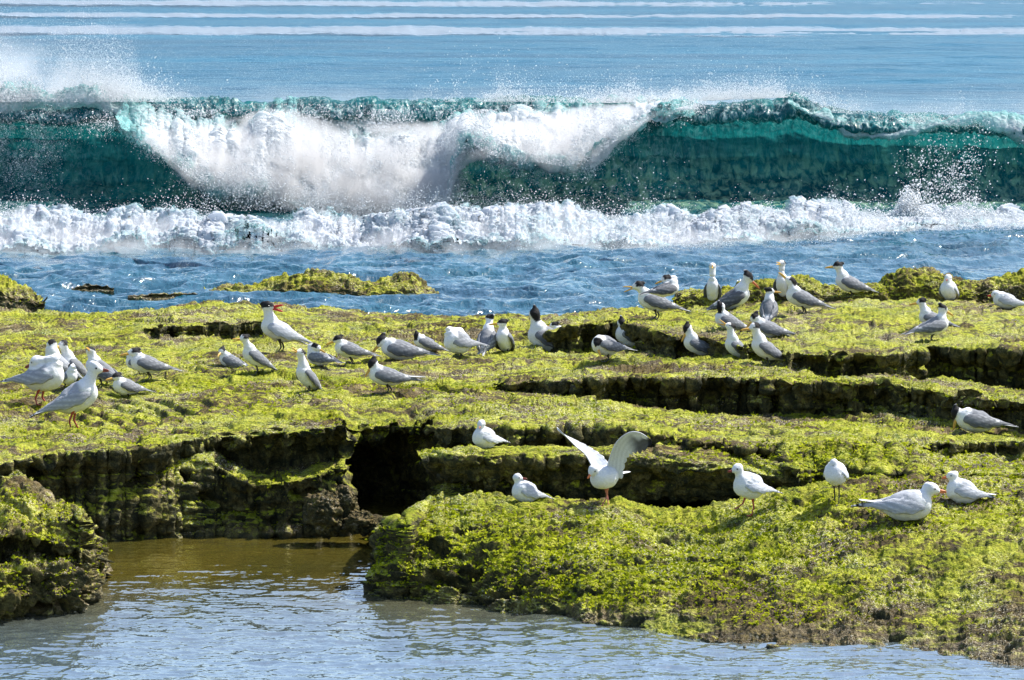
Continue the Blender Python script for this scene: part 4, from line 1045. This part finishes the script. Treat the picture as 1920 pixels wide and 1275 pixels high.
tern(1185, 650, 112, 192, 'chest', 'tern with streaky grey crown preening its side with a long orange bill', cap=1, sit=True, hp=(.16, 0, .21), bd=(-.35, .35, -.8), pitch=22, bulk=1.15, tone=1.1)
tern(1156, 652, 84, 120, 'hunch', 'tern hidden behind the streaky-crowned one, only its black cap showing', cap=2, dY=.3, leg=.06)
# right group
tern(1229, 597, 118, 186, 'normal', 'tern with wide open bill facing left at the end of the right ledge', gape=26, cap=1, leg=.13)
tern(1250, 560, 92, 20, 'back', 'tern with folded wings turned away, behind the open-billed tern', sit=True, tone=.8, dY=.2)
tern(1336, 562, 88, -95, 'tall', 'slim open-billed tern facing the camera, left one of the two upright callers', gape=22, cap=.8, leg=.05, pitch=60, hp=(.05, 0, .48))
tern(1373, 578, 118, 0, 'alert', 'dark-winged tern facing right with orange bill, tail low to the left', cap=2, sit=True, hp=(.22, 0, .31), bd=(.75, 0, -.65), pitch=26, tone=.62, bill='orange')
tern(1468, 554, 90, -110, 'tall', 'upright tern facing the camera with yellow bill, right one of the two upright callers', gape=14, cap=.8, leg=.05, pitch=55, hp=(.08, 0, .44), hy=-12)
tern(1441, 604, 92, 80, 'alert', 'grey-backed tern seen from behind with bill turned right', cap=1.2, hy=-72, leg=.14, pitch=40, hp=(.10, 0, .31))
tern(1505, 587, 112, 188, 'alert', 'black-naped tern raising its bill leftwards, right of the grey-backed bird', cap=1, hp=(.19, 0, .26), bd=(.7, 0, .6), leg=.11, pitch=20)
tern(1368, 618, 104, -165, 'chest', 'crouching tern with black head bent down onto its wing', sit=True, cap=2, hy=60, hp=(.15, .02, .24), pitch=24)
tern(1440, 632, 110, 190, 'hunch', 'crouched grey tern with bill low, directly above the right end of the front row', sit=True, cap=1.2, bd=(.7, 0, -.7), tail_up=.1)
tern(1312, 664, 110, 190, 'alert', 'sitting tern with solid black cap and downward yellow bill, left end of the front row', sit=True, cap=2, bd=(.45, 0, -.85), hp=(.19, 0, .27), pitch=22)
tern(1384, 668, 100, 198, 'up', 'sitting tern stretching its neck with bill open to the sky, middle of the front row', sit=True, gape=24, cap=.9, pitch=36, hp=(.15, 0, .38))
tern(1437, 685, 112, 202, 'alert', 'standing tern with white crown and straight yellow bill, right end of the front row', cap=.9, leg=.13, pitch=30)
tern(1595, 555, 104, 190, 'normal', 'lone tern with black cap on the skyline facing left, right of the group', cap=1.6, leg=.09, hp=(.21, 0, .29), pitch=20, bd=(1, 0, -.08))
tern(1757, 630, 96, 180, 'normal', 'tern facing left, half hidden behind its partner on the right ledge', cap=1, leg=.13, hp=(.21, 0, .30), dY=.25)
tern(1749, 639, 108, 20, 'normal', 'tern facing away to the right in front of its partner on the right ledge', cap=1.2, leg=.12, hp=(.16, 0, .27), bd=(.9, 0, -.5), pitch=14, tone=1.15)
gull(1780, 563, 92, -110, 'hunch', 'small white gull facing the camera below the bright green mound', leg=.03, bulk=1.15, hp=(.10, 0, .24), pitch=30)
gull(1888, 578, 92, 182, 'hunch', 'gull lying at the right frame edge with a red bill', sit=True, bill='red', hp=(.20, 0, .12))
tern(1820, 798, 132, 183, 'chestlow', 'tern crouching in the shade of the far right step, black head bowed to the rock', sit=True, cap=2, hp=(.25, 0, .10), bd=(.25, 0, -1), pitch=10, dY=-.28, bulk=1.1)
# front gulls
gull(912, 839, 96, -145, 'hunch', 'young gull sitting on the jutting slab with speckled brown wing, facing the camera', sit=True, hp=(.12, .02, .25), hy=40, speck=.6, bulk=1.3, tone=1.3, bd=(1, 0, -.3))
gull(988, 940, 100, -160, 'turned', 'sitting gull at the front rock edge looking back over its shoulder', sit=True, hp=(.17, 0, .24), hy=-30, bulk=1.25, tone=1.15, bd=(-1, -.1, .0), pitch=18)
gull(1408, 963, 118, -158, 'hunch', 'fluffed white gull walking on the front rock with one foot lifted', leg=.24, bulk=1.3, hp=(.21, 0, .25), tone=1.4, bill='dull',
     legs_extra=[((.0, .045, 0), (-.02, .045), (.012, .045)), ((.06, -.05, 0), (.10, -.06, .17), (.16, -.06, .12))], pitch=16)
gull(1568, 943, 100, -112, 'chest', 'white gull on dark legs looking down at its breast on the front rock', leg=.33, legs='dark', bulk=1.4, hp=(.14, .0, .18), bd=(.35, -.3, -.85), tone=1.5, pitch=20, hy=-20)
gull(1697, 975, 172, 4, 'hunch', 'gull lying full length on the front rock facing right, nearest of the right pair', sit=True, hp=(.245, 0, .155), pitch=2, bulk=1.05, bill='orange', wings=1.04, tail_up=-.15)
gull(1808, 942, 118, 186, 'hunch', 'gull sitting facing left behind the one lying full length', sit=True, hp=(.17, 0, .225), bill='orange', bulk=1.2, tone=1.1, tail_up=-.1)
r, o, sc, yw, dep = gull(1136, 946, 120, -135, 'normal', 'white gull stretching both wings up at the edge of the front rock', leg=.26, bulk=1.15, hp=(.25, .0, .11), bd=(.8, 0, -.6), raised=True, tone=1.7, legs='pink', bill='orange', pitch=-4,
     legs_extra=[((.0, .03, 0), (-.02, .0), (.05, -.03)), ((-.01, -.03, 0), (-.03, .0), (-.02, .03))])
cz = o[2]
sh = np.array([0, 0, cz])
raised_wing(r, [(sh + (-.02, -.03, .02), sh + (.22, .04, -.04)), (sh + (.05, -.10, .28), sh + (.25, -.00, .16)), (sh + (.14, -.16, .50), sh + (.30, -.06, .30)), (sh + (.30, -.24, .64), sh + (.38, -.14, .37)), (sh + (.46, -.30, .65), sh + (.49, -.22, .40)), (sh + (.62, -.34, .55), sh + (.61, -.32, .48))], sc, yw, 1.0)
raised_wing(r, [(sh + (-.16, .03, .05), sh + (.08, .08, .06)), (sh + (-.28, .14, .28), sh + (-.03, .18, .24)), (sh + (-.42, .2, .40), sh + (-.20, .26, .36)), (sh + (-.58, .24, .56), sh + (-.42, .30, .48)), (sh + (-.68, .27, .66), sh + (-.63, .28, .59))], sc, yw, 0.0)
